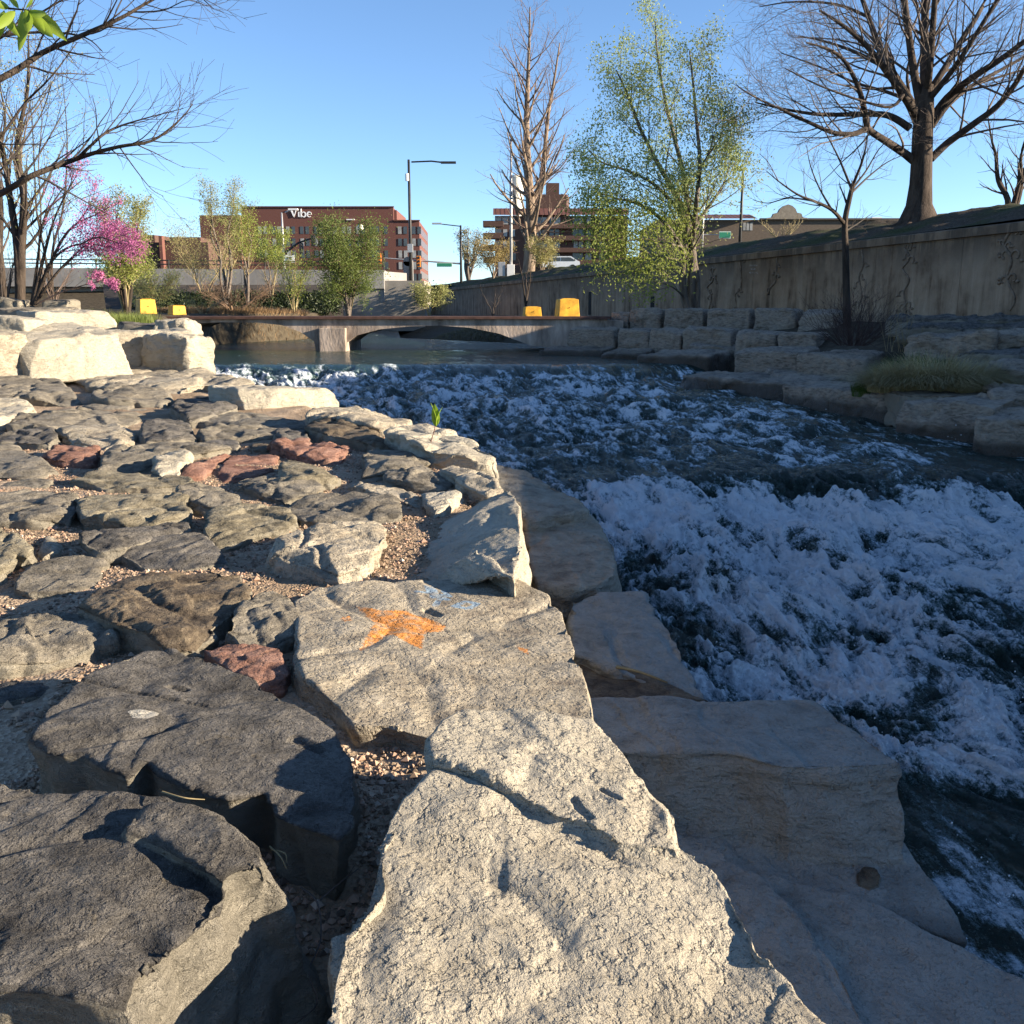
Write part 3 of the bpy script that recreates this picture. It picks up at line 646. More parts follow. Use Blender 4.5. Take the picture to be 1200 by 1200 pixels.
S2m = ring([(770, 970), (840, 990), (900, 1030), (950, 1090), (1000, 1160), (1050, 1260), (960, 1300), (860, 1160)], -1.90, (-.05, .1))
make_stone('boulder', 'lowest shaded slab of rock in the bottom right corner beside the foam', 'boulder', LEFT, [(rd(S2t, .1, .01, 5), under(rd(S2t, .1, .01, 5), -2.7, .03)), (rd(S2l, .1, .01, 8), under(rd(S2l, .1, .01, 8), -2.7, .0)), (rd(S2m, .1, .01, 9), under(rd(S2m, .1, .01, 9), -2.7, .05))], 'step', rough=.30, strata=1.4, smooth_it=0, wet=-2.17, voxel=.008, fine=1.1)
# round knob on the step block
kb = ring([(1003, 1022), (1012, 1015), (1025, 1015), (1033, 1025), (1031, 1037), (1018, 1042), (1006, 1037)], -1.985, (0, .4))
make_stone('cobble', 'small round brown cobble lodged on the shaded step block', 'cobble', None, [(kb, under(kb, -2.1, .01))], 'brown', rough=.7, voxel=.006)

# --- the pavement of boulders behind them (label, kind, height, outline)
L_ = [
 ('pale-edged grey slab at the left edge, just above the charcoal slab', 'gray', .13, [(-60, 738), (0, 727), (96, 713), (120, 722), (143, 733), (146, 740), (105, 752), (60, 765), (-60, 782)]),
 ('small flat dark stone sunk in gravel under the pale-edged slab', 'dark', .04, [(-20, 806), (0, 800), (40, 795), (64, 797), (52, 812), (10, 820), (-20, 822)]),
 ('lumpy rounded brown boulder left of the painted star stone', 'brown', .19, [(92, 706), (112, 688), (134, 674), (188, 661), (240, 662), (280, 676), (292, 690), (286, 708), (258, 726), (236, 752), (196, 756), (172, 742), (128, 728)]),
 ('rounded grey boulder wedged between the lumpy brown one and the star stone', 'gray', .15, [(262, 738), (288, 704), (302, 688), (330, 690), (350, 708), (352, 738), (318, 750), (284, 750)]),
 ('red sandstone chunk at the left corner of the painted star stone', 'red', .10, [(238, 762), (262, 750), (292, 751), (326, 756), (342, 776), (330, 796), (300, 796), (270, 784)]),
 ('two-tiered dark slab in the gravel, upper tier', 'dark', .16, [(94, 627), (124, 618), (165, 613), (205, 609), (222, 612), (221, 619), (186, 628), (150, 637), (120, 638), (98, 636)]),
 ('two-tiered dark slab in the gravel, lower tier', 'dark', .10, [(134, 644), (152, 638), (222, 621), (240, 622), (256, 638), (268, 654), (240, 660), (204, 666), (164, 660)]),
 ('thin flat grey slab above the pale-edged one', 'gray', .06, [(12, 690), (24, 672), (44, 655), (80, 649), (120, 648), (137, 650), (135, 658), (112, 667), (124, 679), (108, 687), (60, 697)]),
 ('pale olive rock with notched edge on the left border', 'olive', .16, [(-70, 616), (0, 616), (22, 634), (38, 643), (33, 655), (18, 650), (12, 668), (-10, 676), (-70, 678)]),
 ('small pale triangular rock beside the notched olive one', 'tan', .09, [(43, 642), (52, 628), (62, 622), (72, 634), (70, 646), (52, 650)]),
 ('flat reddish slab level with the gravel on the left', 'red', .04, [(-30, 604), (10, 604), (34, 608), (50, 614), (32, 622), (-30, 622)]),
 ('long low grey boulder on the left edge with a shaded top', 'gray', .14, [(-40, 584), (0, 578), (40, 576), (78, 578), (92, 588), (90, 602), (50, 605), (-40, 606)]),
 ('long olive boulder with a scooped front, right of the long low grey one', 'olive', .16, [(86, 584), (112, 573), (150, 572), (190, 576), (216, 584), (223, 597), (216, 607), (180, 611), (142, 609), (96, 600)]),
 ('dark hollow-faced stone with a pale right tip', 'gray', .15, [(200, 570), (222, 563), (250, 564), (266, 572), (286, 586), (276, 596), (258, 596), (232, 590), (212, 582)]),
 ('greenish grey boulder, smooth topped, in the middle of the pavement', 'olive', .14, [(238, 600), (254, 592), (280, 590), (306, 589), (330, 592), (346, 598), (350, 608), (338, 618), (300, 622), (280, 629), (254, 630), (240, 618)]),
 ('broad grey boulder touching the greenish grey one on its right', 'gray', .12, [(333, 587), (360, 580), (391, 577), (425, 577), (447, 580), (468, 592), (471, 601), (454, 610), (420, 610), (398, 610), (352, 608), (338, 598)]),
 ('pale grey boulder with undercut front below the broad grey one', 'tan', .19, [(310, 637), (326, 628), (342, 622), (372, 614), (398, 610), (430, 608), (453, 612), (453, 626), (444, 644), (433, 655), (404, 666), (374, 662), (350, 655), (330, 654)]),
 ('low grey boulder in front of the pink rocks', 'gray', .11, [(268, 563), (284, 557), (302, 554), (340, 556), (363, 560), (380, 570), (372, 578), (332, 586), (304, 578)]),
 ('olive wedge-shaped rock below the long red rock', 'olive', .17, [(322, 558), (328, 540), (334, 531), (356, 537), (380, 546), (400, 555), (396, 563), (372, 564), (340, 562)]),
 ('long jagged red rock in the middle distance', 'red', .15, [(312, 513), (334, 509), (358, 514), (372, 519), (393, 516), (411, 524), (406, 534), (398, 541), (376, 541), (354, 534), (330, 526)]),
 ('flat pink slab left of the olive wedge', 'red', .08, [(248, 558), (262, 540), (276, 528), (300, 529), (328, 532), (324, 545), (306, 556), (288, 560), (262, 562)]),
 ('small maroon rock on the left side of the pink slab', 'red', .11, [(210, 557), (218, 546), (236, 540), (262, 532), (270, 531), (252, 548), (238, 556)]),
 ('cluster stone, grey and lumpy, above the pink slab', 'gray', .12, [(232, 505), (258, 497), (300, 494), (340, 500), (362, 509), (356, 515), (312, 516), (272, 514), (240, 511)]),
 ('small dark rock left of the jagged red one', 'dark', .08, [(234, 519), (256, 513), (276, 514), (282, 519), (276, 525), (252, 522)]),
 ('grey rock with a step just below the long dark slab', 'gray', .14, [(418, 547), (424, 532), (434, 525), (462, 523), (490, 531), (504, 540), (490, 547), (452, 548)]),
 ('warm grey rock below the little sapling', 'gray', .12, [(446, 562), (452, 549), (480, 545), (502, 547), (520, 558), (531, 566), (522, 574), (494, 573), (466, 568)]),
 ('flat sandy slab left of the ridged boulder', 'tan', .05, [(402, 562), (430, 562), (468, 568), (486, 578), (502, 592), (498, 598), (470, 586), (430, 574)]),
 ('pale sliver of rock touching the top of the ridged boulder', 'sand', .09, [(494, 577), (520, 573), (546, 574), (534, 586), (514, 600), (500, 592)]),
 ('long dark brown slab leading to the riverside steps', 'brown', .20, [(354, 498), (372, 492), (400, 493), (424, 498), (450, 507), (462, 516), (464, 523), (438, 521), (412, 512), (382, 506)]),
 ('flat tan slab at the water with a dark shadow across it', 'tan', .26, [(352, 483), (370, 478), (392, 477), (424, 479), (456, 486), (484, 493), (468, 500), (446, 500), (420, 495), (384, 487)]),
 ('broad pale step stone at the water behind the sapling', 'sand', .28, [(449, 500), (468, 498), (506, 497), (532, 500), (548, 512), (566, 526), (590, 538), (560, 536), (530, 532), (504, 528), (490, 522), (466, 508)]),
 ('big smooth sloping slab in front of the tall block wall', 'tan', .22, [(70, 438), (100, 432), (140, 426), (200, 427), (254, 434), (300, 443), (294, 452), (262, 453), (240, 448), (200, 456), (150, 458), (104, 452)]),
 ('dark and cream stone below the big sloping slab', 'gray', .18, [(104, 463), (116, 453), (140, 450), (178, 451), (200, 456), (202, 468), (190, 474), (160, 470), (126, 467)]),
 ('grey boulder with a bright right corner at the foot of the big slab', 'gray', .20, [(-30, 446), (20, 437), (52, 434), (70, 440), (88, 450), (100, 462), (94, 470), (72, 466), (30, 462), (-30, 462)]),
 ('pale rounded rock at the left edge below the grey boulder', 'sand', .22, [(-50, 470), (0, 462), (30, 461), (43, 466), (44, 474), (30, 484), (14, 492), (-50, 500)]),
 ('long low dark plank-like stone', 'gray', .12, [(8, 492), (30, 483), (80, 480), (130, 478), (170, 480), (178, 484), (166, 492), (150, 497), (88, 498), (40, 497)]),
 ('pale pitted stone under the plank-like one', 'tan', .13, [(66, 506), (90, 500), (126, 497), (154, 498), (160, 506), (158, 514), (120, 518), (80, 516)]),
 ('dark round-ended stone left of the pale pitted one', 'dark', .15, [(-20, 510), (20, 506), (48, 500), (62, 502), (66, 512), (58, 517), (10, 516), (-20, 517)]),
 ('dark pointed boulder right of the pale pitted stone', 'dark', .20, [(158, 504), (172, 492), (190, 486), (212, 490), (226, 502), (233, 514), (204, 516), (170, 515)]),
 ('reddish brown flat-topped stone on the left', 'red', .13, [(40, 531), (64, 524), (92, 519), (112, 521), (116, 530), (108, 540), (84, 540), (56, 536)]),
 ('wide flat grey slab at the left border', 'gray', .08, [(-50, 524), (0, 520), (26, 522), (40, 530), (56, 540), (80, 550), (40, 558), (-50, 558)]),
 ('long grey slab with shaded front beside the cream stub', 'gray', .15, [(120, 528), (132, 520), (170, 518), (220, 517), (262, 520), (275, 525), (230, 532), (190, 536), (160, 548), (118, 550), (112, 541)]),
 ('cream stub of stone on the long grey slab', 'sand', .18, [(178, 545), (194, 532), (212, 527), (224, 533), (214, 546), (206, 552), (190, 552)]),
 ('low olive slab above the scooped boulder', 'olive', .09, [(76, 562), (104, 554), (150, 552), (206, 556), (234, 562), (214, 568), (180, 570), (120, 569)]),
 ('dark stone with a thin white edge below the big slab', 'dark', .15, [(200, 475), (214, 466), (240, 464), (264, 468), (278, 476), (256, 480), (232, 484), (208, 482)]),
 ('flat buried slab below the dark and cream stone', 'gray', .05, [(92, 474), (114, 469), (140, 468), (162, 474), (150, 480), (108, 480)]),
 ('wide low slab right of the pointed dark boulder', 'gray', .10, [(214, 489), (250, 483), (300, 482), (340, 484), (368, 492), (352, 500), (310, 503), (268, 498), (232, 496)]),
 ('small knobbly stone at the shore end of the wide low slab', 'dark', .13, [(316, 506), (340, 500), (356, 503), (362, 512), (348, 517), (324, 512)]),
 ('low brown stone between the red and the olive slabs', 'brown', .07, [(290, 520), (310, 518), (326, 522), (318, 528), (296, 527)]),
 ('sandy low rock between the sapling and the bank slab', 'tan', .16, [(512, 548), (530, 542), (552, 548), (580, 566), (596, 574), (570, 578), (540, 566)]),
 ('small flat grey rock in gravel near the cream stub', 'gray', .05, [(0, 566), (40, 560), (62, 562), (56, 570), (20, 573), (-10, 573)]),
]
for k, (lb, kd, h, px) in enumerate(L_):
    big = h > .1
    S(lb, kd, h, px, rough=.95 if big else .6)

# --- blocks defined by the face turned to the viewer
def BLK(label, kind, px0, px1, pt0, pt1, pb, y0, y1, depth, group, zb=None, back=None, taper=.04, name='stone_block', rough=.5, strata=.5, wet=None, lean=.0, top_tilt=.0, **k):
    """px0..px1 the face, pt0/pt1 its top edge left and right, pb its foot (row), y0/y1 distance of both ends"""
    a = at(px0, pt0, y0); c = at(px1, pt1, y1); zbt = zb if zb is not None else at((px0+px1)/2, pb, (y0+y1)/2).z
    e = (c-a); e.z = 0; nb = Vector((-e.y, e.x, 0)).normalized()
    if nb.y < 0: nb = -nb
    rnd = random.Random(int(px0*3+pb)); j = lambda s_: Vector((rnd.uniform(-s_, s_), rnd.uniform(-s_, s_), rnd.uniform(-s_, s_)*.5))
    mid = a.lerp(c, rnd.uniform(.35, .65))
    T = [a+j(.03), mid-nb*rnd.uniform(-.02, .05)+j(.03), c+j(.03), c+nb*depth+Vector((0, 0, top_tilt*depth))+j(.06), mid+nb*(depth+.05)+Vector((0, 0, top_tilt*depth)), a+nb*depth+Vector((0, 0, top_tilt*depth))+j(.06)]
    en = e.normalized()
    B = []
    for i, v in enumerate(T):
        q = v.copy(); q.z = zbt-.12
        q -= nb*(taper+lean) if i < 3 else Vector(); q += en*(taper if i in (2, 3) else -taper if i in (0, 5) else 0)
        B.append(q)
    return make_stone(name, label, 'stone block', group, [(T, B)], kind, rough=rough, strata=strata, wet=wet, planes=3, smooth_it=1, **k)
LG = 'quarry blocks stacked on the left bank'
BLK('tall streaked block, grey left half and cream right half, in the left stack', 'sand', 126, 226, 390, 387, 427, 16.0, 16.7, 1.3, LG, lean=.05)
BLK('rounded cream block closing the left stack at the water', 'sand', 219, 251, 392, 396, 431, 15.7, 16.3, 1.0, LG, rough=1.1)
BLK('wedge-shaped cream block with a shaded left face, front of the left stack', 'sand', 24, 138, 400, 391, 436, 14.0, 15.1, 1.5, LG, lean=.25, top_tilt=.10)
BLK('long pale block on the second tier of the left stack', 'sand', 40, 132, 365, 366, 388, 18.6, 19.7, 1.3, LG)
BLK('darker block beside it on the second tier at the left', 'gray', -30, 36, 361, 362, 390, 19.6, 19.2, 1.4, LG)
BLK('pinkish tall block at the left edge of the stack', 'tan', -40, 32, 390, 391, 438, 13.6, 14.2, 1.2, LG, lean=.1)
BLK('small pale block sitting on top at the left edge', 'sand', -30, 27, 370, 375, 392, 15.0, 14.9, .9, LG)
BLK('low rounded cream stone on top of the streaked block', 'sand', 181, 217, 376, 375, 388, 18.4, 18.4, .8, LG, rough=1.2)
BLK('dark low stone behind the streaked block', 'dark', 134, 182, 377, 380, 390, 18.8, 18.8, 1.0, LG)
BLK('bright cream rectangular block jutting toward the rapids', 'sand', 290, 394, 457, 457, 480, 11.6, 12.5, 1.0, LG, lean=.05, rough=.6)
BLK('small grey stones on the crest at the foot of the left trees', 'gray', 48, 76, 352, 352, 364, 22.5, 22.5, .8, LG)
BLK('low rubble stone at the far left crest by the trunks', 'gray', -20, 22, 350, 352, 362, 22.3, 22.3, .8, LG, rough=1.2)
RG1, RG2, RG3 = 'upper row of blocks on the right bank', 'middle row of blocks on the right bank', 'waterside rocks on the right bank'
r1 = [(715, 737, 366, 390, 31, 'first short block of the upper row, next to the bridge end'), (736, 776, 362, 388, 30.4, 'dark-sided block of the upper row right of the short one'), (777, 826, 362, 389, 29.4, 'squarish block of the upper row in front of the leafy tree'),
      (827, 882, 362, 390, 28.2, 'wide pitted block of the upper row right of the leafy tree'), (884, 935, 362, 392, 27.0, 'upper-row block under the first wall inscription'), (937, 984, 363, 392, 25.8, 'last upper-row block left of the bare shrub')]
for a, c, t0, b0, y, lb in r1: BLK(lb, 'bank', a+2, c-2, t0, t0+1, b0, y, y-.5, 1.3, RG1, rough=.75, zb=at(a, b0+1, y).z)
r2 = [(664, 722, 384, 410, 28.6, 'long low block of the middle row nearest the bridge'), (722, 762, 386, 412, 27.6, 'cracked block of the middle row with a bluish right side'), (760, 800, 386, 412, 26.6, 'narrow streaked block of the middle row'),
      (800, 858, 384, 411, 25.6, 'large rough block of the middle row with a slanting end'), (860, 912, 389, 412, 24.2, 'middle-row block below the wide pitted one'), (912, 960, 390, 412, 23.4, 'dark middle-row block ending at the shrub')]
for a, c, t0, b0, y, lb in r2: BLK(lb, 'bank', a+2, c-2, t0, t0+2, b0, y, y-.5, 1.4, RG2, rough=.85, zb=at(a, b0+1, y).z)
r3 = [(630, 706, 410, 410, 424, 27.2, 26.6, 1.6, 'flat wide waterside rock touching the bridge end'), (704, 752, 413, 414, 430, 25.4, 25.0, 1.5, 'small rounded waterside rock after the flat one'), (747, 832, 416, 416, 444, 23.6, 22.6, 1.6, 'undercut waterside rock with a pale left corner'),
      (806, 866, 404, 408, 426, 25.0, 24.4, 1.4, 'grey hump of rock behind the undercut one'), (786, 925, 440, 448, 478, 20.6, 18.0, 2.0, 'large flat ledge rock leaning toward the rapids'), (862, 936, 411, 413, 446, 21.6, 20.8, 1.6, 'humped block with an orange-brown face behind the flat ledge'),
      (935, 1015, 416, 418, 448, 19.6, 18.8, 1.5, 'long pale-topped block left of the tall grass'), (918, 1062, 452, 462, 506, 17.4, 14.6, 1.6, 'big brown rock wall at the water below the tall grass'), (1050, 1162, 473, 474, 524, 13.9, 12.9, 1.3, 'pale-topped square boulder at the water right of the brown rock wall'),
      (1146, 1290, 492, 494, 548, 12.5, 11.6, 1.4, 'last cream-streaked block at the right edge of the rapids')]
for a, c, t0, t1, b0, y0, y1, dp, lb in r3: BLK(lb, 'bank', a, c, t0, t1, b0, y0, y1, dp, RG3, name='boulder', rough=.8, wet=float(wbase(0, np.array(y0)))+.12, zb=-2.3 if b0 > 440 else at(a, b0+3, y0).z-.2, top_tilt=.03)
r4 = [(1040, 1130, 374, 375, 386, 21.5, 20.6, 1.6, 'thin slaty ledge under the wall right of the shrub', 'dark'), (1118, 1230, 373, 375, 384, 20.8, 20, 1.6, 'upper slaty ledge reaching the right edge', 'dark'), (1050, 1130, 384, 386, 396, 19.9, 19.2, 1.4, 'second slaty ledge below the thin one', 'dark'),
      (1128, 1240, 384, 384, 396, 19.4, 18.6, 1.4, 'second dark ledge at the right edge', 'dark'), (1064, 1166, 396, 392, 416, 18.4, 17.6, 1.2, 'long pale block over the tall grass', 'bank'), (1168, 1260, 392, 394, 414, 18, 17.4, 1.2, 'block at the right edge level with the long pale one', 'bank'),
      (1120, 1190, 414, 416, 434, 16.6, 16.0, 1.2, 'dark tilted rock behind the tall grass', 'dark'), (1172, 1270, 433, 432, 450, 15.2, 14.8, 1.1, 'grey slab at the right edge behind the grass', 'bank'), (1160, 1270, 466, 466, 492, 13.6, 13.2, 1.0, 'grey block at the right edge just above the last riverside block', 'bank'),
      (1190, 1280, 414, 414, 430, 16.8, 16.4, 1.0, 'shadowed rock at the right edge over the grey slab', 'dark')]
for a, c, t0, t1, b0, y0, y1, dp, lb, kd in r4: BLK(lb, kd, a, c, t0, t1, b0, y0, y1, dp, 'ledges on the right bank', name='ledge_rock', rough=1.0, strata=1.3, top_tilt=.02)

# --- gravel between the stones
gx, gy, gs = [], [], []
n = 90000
yy = 1.3+8.2*RNG.random(n)**1.35; xx = bankx(yy)+.05-RNG.random(n)*(.6+yy*.66)
keep = fbm(np.stack([xx*2.2, yy*2.2, xx*0], -1), 2) > -.30
u_ = xx/yy; keep &= (u_ > -.66)
for R_ in (A_main, A_up, D_r, B_r, C_r): keep &= poly_mask(np.stack([xx, yy], -1), [(q.x, q.y) for q in R_], .001) < .5
xx, yy = xx[keep], yy[keep]
P3 = np.stack([xx, yy, gheight(xx, yy)], -1); zz = P3[:, 2]+fbm(P3*1.3, 3)*.035+fbm(P3*7, 3)*.010
sz = np.exp(RNG.normal(math.log(.0056), .42, len(xx))); sz = np.clip(sz, .0025, .022)
M = len(xx); V = oct_[None]*(1+RNG.normal(0, .18, (M, 6, 1)))*np.array([1, 1, .75])*sz[:, None, None]
an = RNG.random(M)*6.283; ca, sa = np.cos(an)[:, None], np.sin(an)[:, None]
V = np.stack([V[..., 0]*ca-V[..., 1]*sa, V[..., 0]*sa+V[..., 1]*ca, V[..., 2]], -1)
V = V+np.stack([xx, yy, zz+sz*.3], -1)[:, None]; Fd = of[None]+6*np.arange(M)[:, None, None]
me = npmesh('gravel', V.reshape(-1, 3), Fd.reshape(-1, 3), smooth=False)
a_ = me.attributes.new('tone', 'FLOAT', 'POINT'); a_.data.foreach_set('value', np.repeat(RNG.random(M), 6).astype(np.float32))
m, nt, b = newmat('gravel'); L(nt, ramp(nt, attr(nt, 'tone'), [(0, (.09, .07, .055)), (.3, (.21, .15, .105)), (.65, (.34, .25, .18)), (.9, (.38, .23, .16)), (1, (.48, .42, .34))]), b.inputs['Base Color']); b.inputs['Roughness'].default_value = .9; b.inputs['Specular IOR Level'].default_value = .2
tag(link('gravel', me, m), 'pinkish tan gravel filling the gaps between the boulders', 'gravel', kind='stuff')
# ---------------------------------------------------------------- bridges
def smoothlist(k0, k1, n): return [k0+(k1-k0)*i/(n-1) for i in range(n)]
PCON = plain('bridge_concrete', (.33, .27, .22), .9, var=.5, scale=1.6, bmp=.02, stretch=(1, 1, .35), c2=(.11, .085, .068))
RUST = plain('rusty_edge', (.085, .045, .035), .8, var=.3, scale=5)
WC = plain('bridge_dark_concrete', (.05, .042, .036), .9, var=.4, scale=2)
FB = empty('footbridge', (-4, 30.5, -.2)); tag(FB, 'low two-arched concrete footbridge crossing the river with a thin rusty deck edge', 'bridge')
mb = MB(); yB = 30.0; dpt = 2.6
def bx(px, py, y=yB): return at(px, py, y)
# profile of the face, left to right along the soffit
sof = [(150, 402), (214, 398), (217, 384), (232, 379), (262, 377.5), (300, 378), (330, 381), (352, 389), (368, 400), (371, 416), (407, 416), (407, 401), (418, 393), (445, 386), (480, 382.5), (515, 381.5), (550, 384), (585, 391), (606, 399), (622, 405), (640, 407), (712, 407)]
top = 374.0
V_ = []; 
for (px, py) in sof:
    V_.append(at(px, py, yB)); V_.append(at(px, top, yB))
nF = len(V_); V_ += [v+Vector((0, dpt, 0)) for v in V_]; Fs = []
for i in range(len(sof)-1):
    a, b_, c, d = 2*i, 2*i+2, 2*i+3, 2*i+1
    Fs += [(a, b_, c, d), (a+nF, d+nF, c+nF, b_+nF), (a, a+nF, b_+nF, b_), (d, c, c+nF, d+nF)]
mb.add(V_, Fs); mb.build('arched_girder', PCON, FB)
pl = at(371, 400, yB); pr_ = at(402, 400, yB)
mb = MB(); mb.box(((pl.x+pr_.x)/2+.12, yB+dpt/2, -1.05), (pr_.x-pl.x+.0, dpt+.5, 1.1)); mb.build('pier', PCON, FB, bevel=.03)
l_ = at(148, 374, yB); r_ = at(716, 374, yB); zt = at(400, 370.8, yB).z
mb = MB(); mb.box(((l_.x+r_.x)/2, yB+dpt/2, (zt+l_.z)/2), (r_.x-l_.x, dpt+.24, zt-l_.z+.004)); mb.build('deck_slab', RUST, FB, bevel=.01)
mb = MB(); mb.box((at(676, 390, yB).x+.5, yB+dpt/2, -.75), (1.9, dpt-.1, .95)); mb.build('abutment', PCON, FB, bevel=.03)
YEL = plain('yellow_paint', (.56, .29, .025), .6, var=.30, scale=5, bmp=.004); 
def yblock(px0, px1, pt, pb, y, label, s=.72, rz=math.radians(40)):
    c = at((px0+px1)/2, pb, y); w_ = at(px1, pb, y).x-at(px0, pb, y).x; h = at(px0, pt, y).z-c.z
    t_ = empty('barrier_block', (c.x, y, c.z)); tag(t_, label, 'barrier', 'yellow blocks on the footbridge')
    side = w_/(abs(math.cos(rz))+abs(math.sin(rz)))
    mb = MB(); mb.box((c.x, y, c.z+h*.47), (side, side, h*.94), rz, taper=.88); mb.build('body', YEL, t_, bevel=.02)
    mb = MB(); mb.box((c.x, y, c.z+h*.965), (side*.84, side*.84, h*.06), rz, taper=.6); mb.build('cap', YEL, t_)
    mb = MB(); d_ = Vector((math.cos(rz-math.pi/2), math.sin(rz-math.pi/2), 0)); e_ = Vector((math.cos(rz), math.sin(rz), 0))
    q = Vector((c.x, y, c.z+h*.5))+d_*side*.475; mb.tube([q, q+d_*.02], .013, 8); mb.build('lifting_eye', dark_gap, t_)
yblock(158, 185, 350, 368, 30.9, 'tall yellow block at the left end of the footbridge', rz=math.radians(38))
yblock(196, 219, 357.5, 369, 32.2, 'low yellow block beside the tall one at the left end of the footbridge', rz=math.radians(42))
yblock(612, 635, 359, 371.5, 31.6, 'low yellow block at the right end of the footbridge', rz=math.radians(8))
yblock(650, 679, 349.5, 371.8, 30.7, 'tall yellow tapering block at the right end of the footbridge', rz=math.radians(10))

# road bridge further upstream
RC = plain('road_bridge_concrete', (.20, .195, .19), .85, var=.18, scale=.6, bmp=.01); RD = plain('road_bridge_girder', (.26, .235, .20), .85, var=.2, scale=.7)
MET = plain('dark_metal', (.035, .035, .036), .5, metal=.3, var=.2); GALV = plain('galvanised_steel', (.42, .42, .42), .45, metal=.5, var=.1); WHT = plain('white_paint', (.72, .72, .70), .6, var=.05)
RB = empty('road_bridge', (-20, 62, 1.5)); tag(RB, 'pale concrete road bridge with a dark metal railing upstream of the footbridge', 'bridge')
def xat(px, y): return at(px, 330, y).x
A = at(-60, 313, 61.5); Bq = at(450, 317, 63); dv = (Bq-A); dvn = Vector((dv.x, dv.y, 0)).normalized(); pn_ = Vector((-dvn.y, dvn.x, 0)); rzb = math.atan2(dv.y, dv.x)
def seg(mb, a, c, z0, z1, th):
    a = Vector(a); c = Vector(c); mid = (a+c)/2; mb.box((mid.x, mid.y, (z0+z1)/2), ((c-a).length, th, z1-z0), math.atan2((c-a).y, (c-a).x))
mb = MB(); 
a = Vector((A.x, A.y, 0)); c = Vector((Bq.x, Bq.y, 0)); nseg = 9
for i in range(nseg):
    q0 = a.lerp(c, i/nseg); q1 = a.lerp(c, (i+1)/nseg); g = dvn*.01; z1 = A.z+(Bq.z-A.z)*(i+.5)/nseg; seg(mb, q0+g, q1-g, z1-1.15, z1, .35)
mb.build('parapet', RC, RB)
mb = MB(); seg(mb, a+pn_*5.6, c+pn_*5.6, 1.5, 2.62, 10.8); mb.build('deck', RC, RB)
mb = MB(); seg(mb, a+pn_*.9, c+pn_*.9, .65, 1.48, .8); seg(mb, a+pn_*4, c+pn_*4, .65, 1.48, .8); seg(mb, a+pn_*8, c+pn_*8, .65, 1.48, .8); mb.build('girder', RD, RB)
for f_ in (.10, .36, .62, .86):
    q = a.lerp(c, f_)+pn_*5; mb = MB(); mb.box((q.x, q.y, -.4), (.9, 9, 2.1), rzb); mb.build('pier', RD, RB)
mb = MB()
for zz_ in (.28, .52): mb.tube([a+Vector((0, 0, A.z+zz_)), c+Vector((0, 0, Bq.z+zz_))], .045, 6)
npost = 18
for i in range(npost+1):
    q = a.lerp(c, i/npost); z_ = A.z+(Bq.z-A.z)*i/npost; mb.tube([q+Vector((0, 0, z_-.05)), q+Vector((0, 0, z_+.56))], .045, 6)
mb.build('railing', MET, RB)
mb = MB(); q_ = at(455, 340, 63.5); mb.box((q_.x-.6, 65.6, .35), (6.0, 5.2, 3.2)); mb.build('abutment', RD, RB)
# wing parapet running to the right, with its rounded pylon
ap = at(447, 318, 63); bp = at(474, 320, 66)
mb = MB(); seg(mb, (ap.x, 63, 0), (bp.x, 66, 0), .6, ap.z, .35); mb.build('wing_parapet', RC, RB)
yl_ = at(479, 336, 66.3); mb = MB(); mb.box((yl_.x, 66.3, 2.35), (.62, .5, 1.9)); mb.tube([(yl_.x, 66.05, 3.3), (yl_.x, 66.55, 3.3)], .31, 16); mb.build('pylon', RC, RB)

# ---------------------------------------------------------------- buildings
def brick(name, c1, c2, mortar, sx=1.0):
    m, nt, b = newmat(name); p = pos(nt); bt = N(nt, 'ShaderNodeTexNoise'); bt.inputs['Scale'].default_value = .5; L(nt, p, bt.inputs['Vector'])
    z_ = N(nt, 'ShaderNodeSeparateXYZ'); L(nt, p, z_.inputs[0])
    crs = math_(nt, 'FRACT', math_(nt, 'MULTIPLY', z_.outputs[2], 4.0*sx)); ln = mrange(nt, crs, .0, .12, 1, 0)
    fine = noise(nt, mapping(nt, p, (2.5, 2.5, 7)), 1.2, 4, .7)
    L(nt, mix(nt, math_(nt, 'MULTIPLY', ln, .35), ramp(nt, fine, [(.35, c2), (.65, c1)]), mortar), b.inputs['Base Color']); b.inputs['Roughness'].default_value = .9
    return m
BR = brick('red_brick', (.145, .055, .042), (.10, .038, .030), (.22, .13, .10)); BRW = brick('brown_brick', (.095, .048, .036), (.06, .030, .023), (.11, .06, .05)); TANB = brick('tan_brick', (.13, .10, .075), (.08, .06, .045), (.12, .09, .07))
GLS = plain('window_glass', (.05, .055, .06), .12, var=.3, scale=.4, spec=.6); GLP = plain('curtained_window', (.30, .30, .29), .35, var=.25, scale=.7); WIN = [GLS, GLP]
def prismZ(name, foot, z0, z1, mat, parent):
    mb = MB(); n = len(foot); mb.add([(x, y, z0) for x, y in foot]+[(x, y, z1) for x, y in foot], [tuple(range(n))[::-1], tuple(range(n, 2*n))]+[(i, (i+1) % n, n+(i+1) % n, n+i) for i in range(n)])
    return mb.build(name, mat, parent)
WCACHE = {}
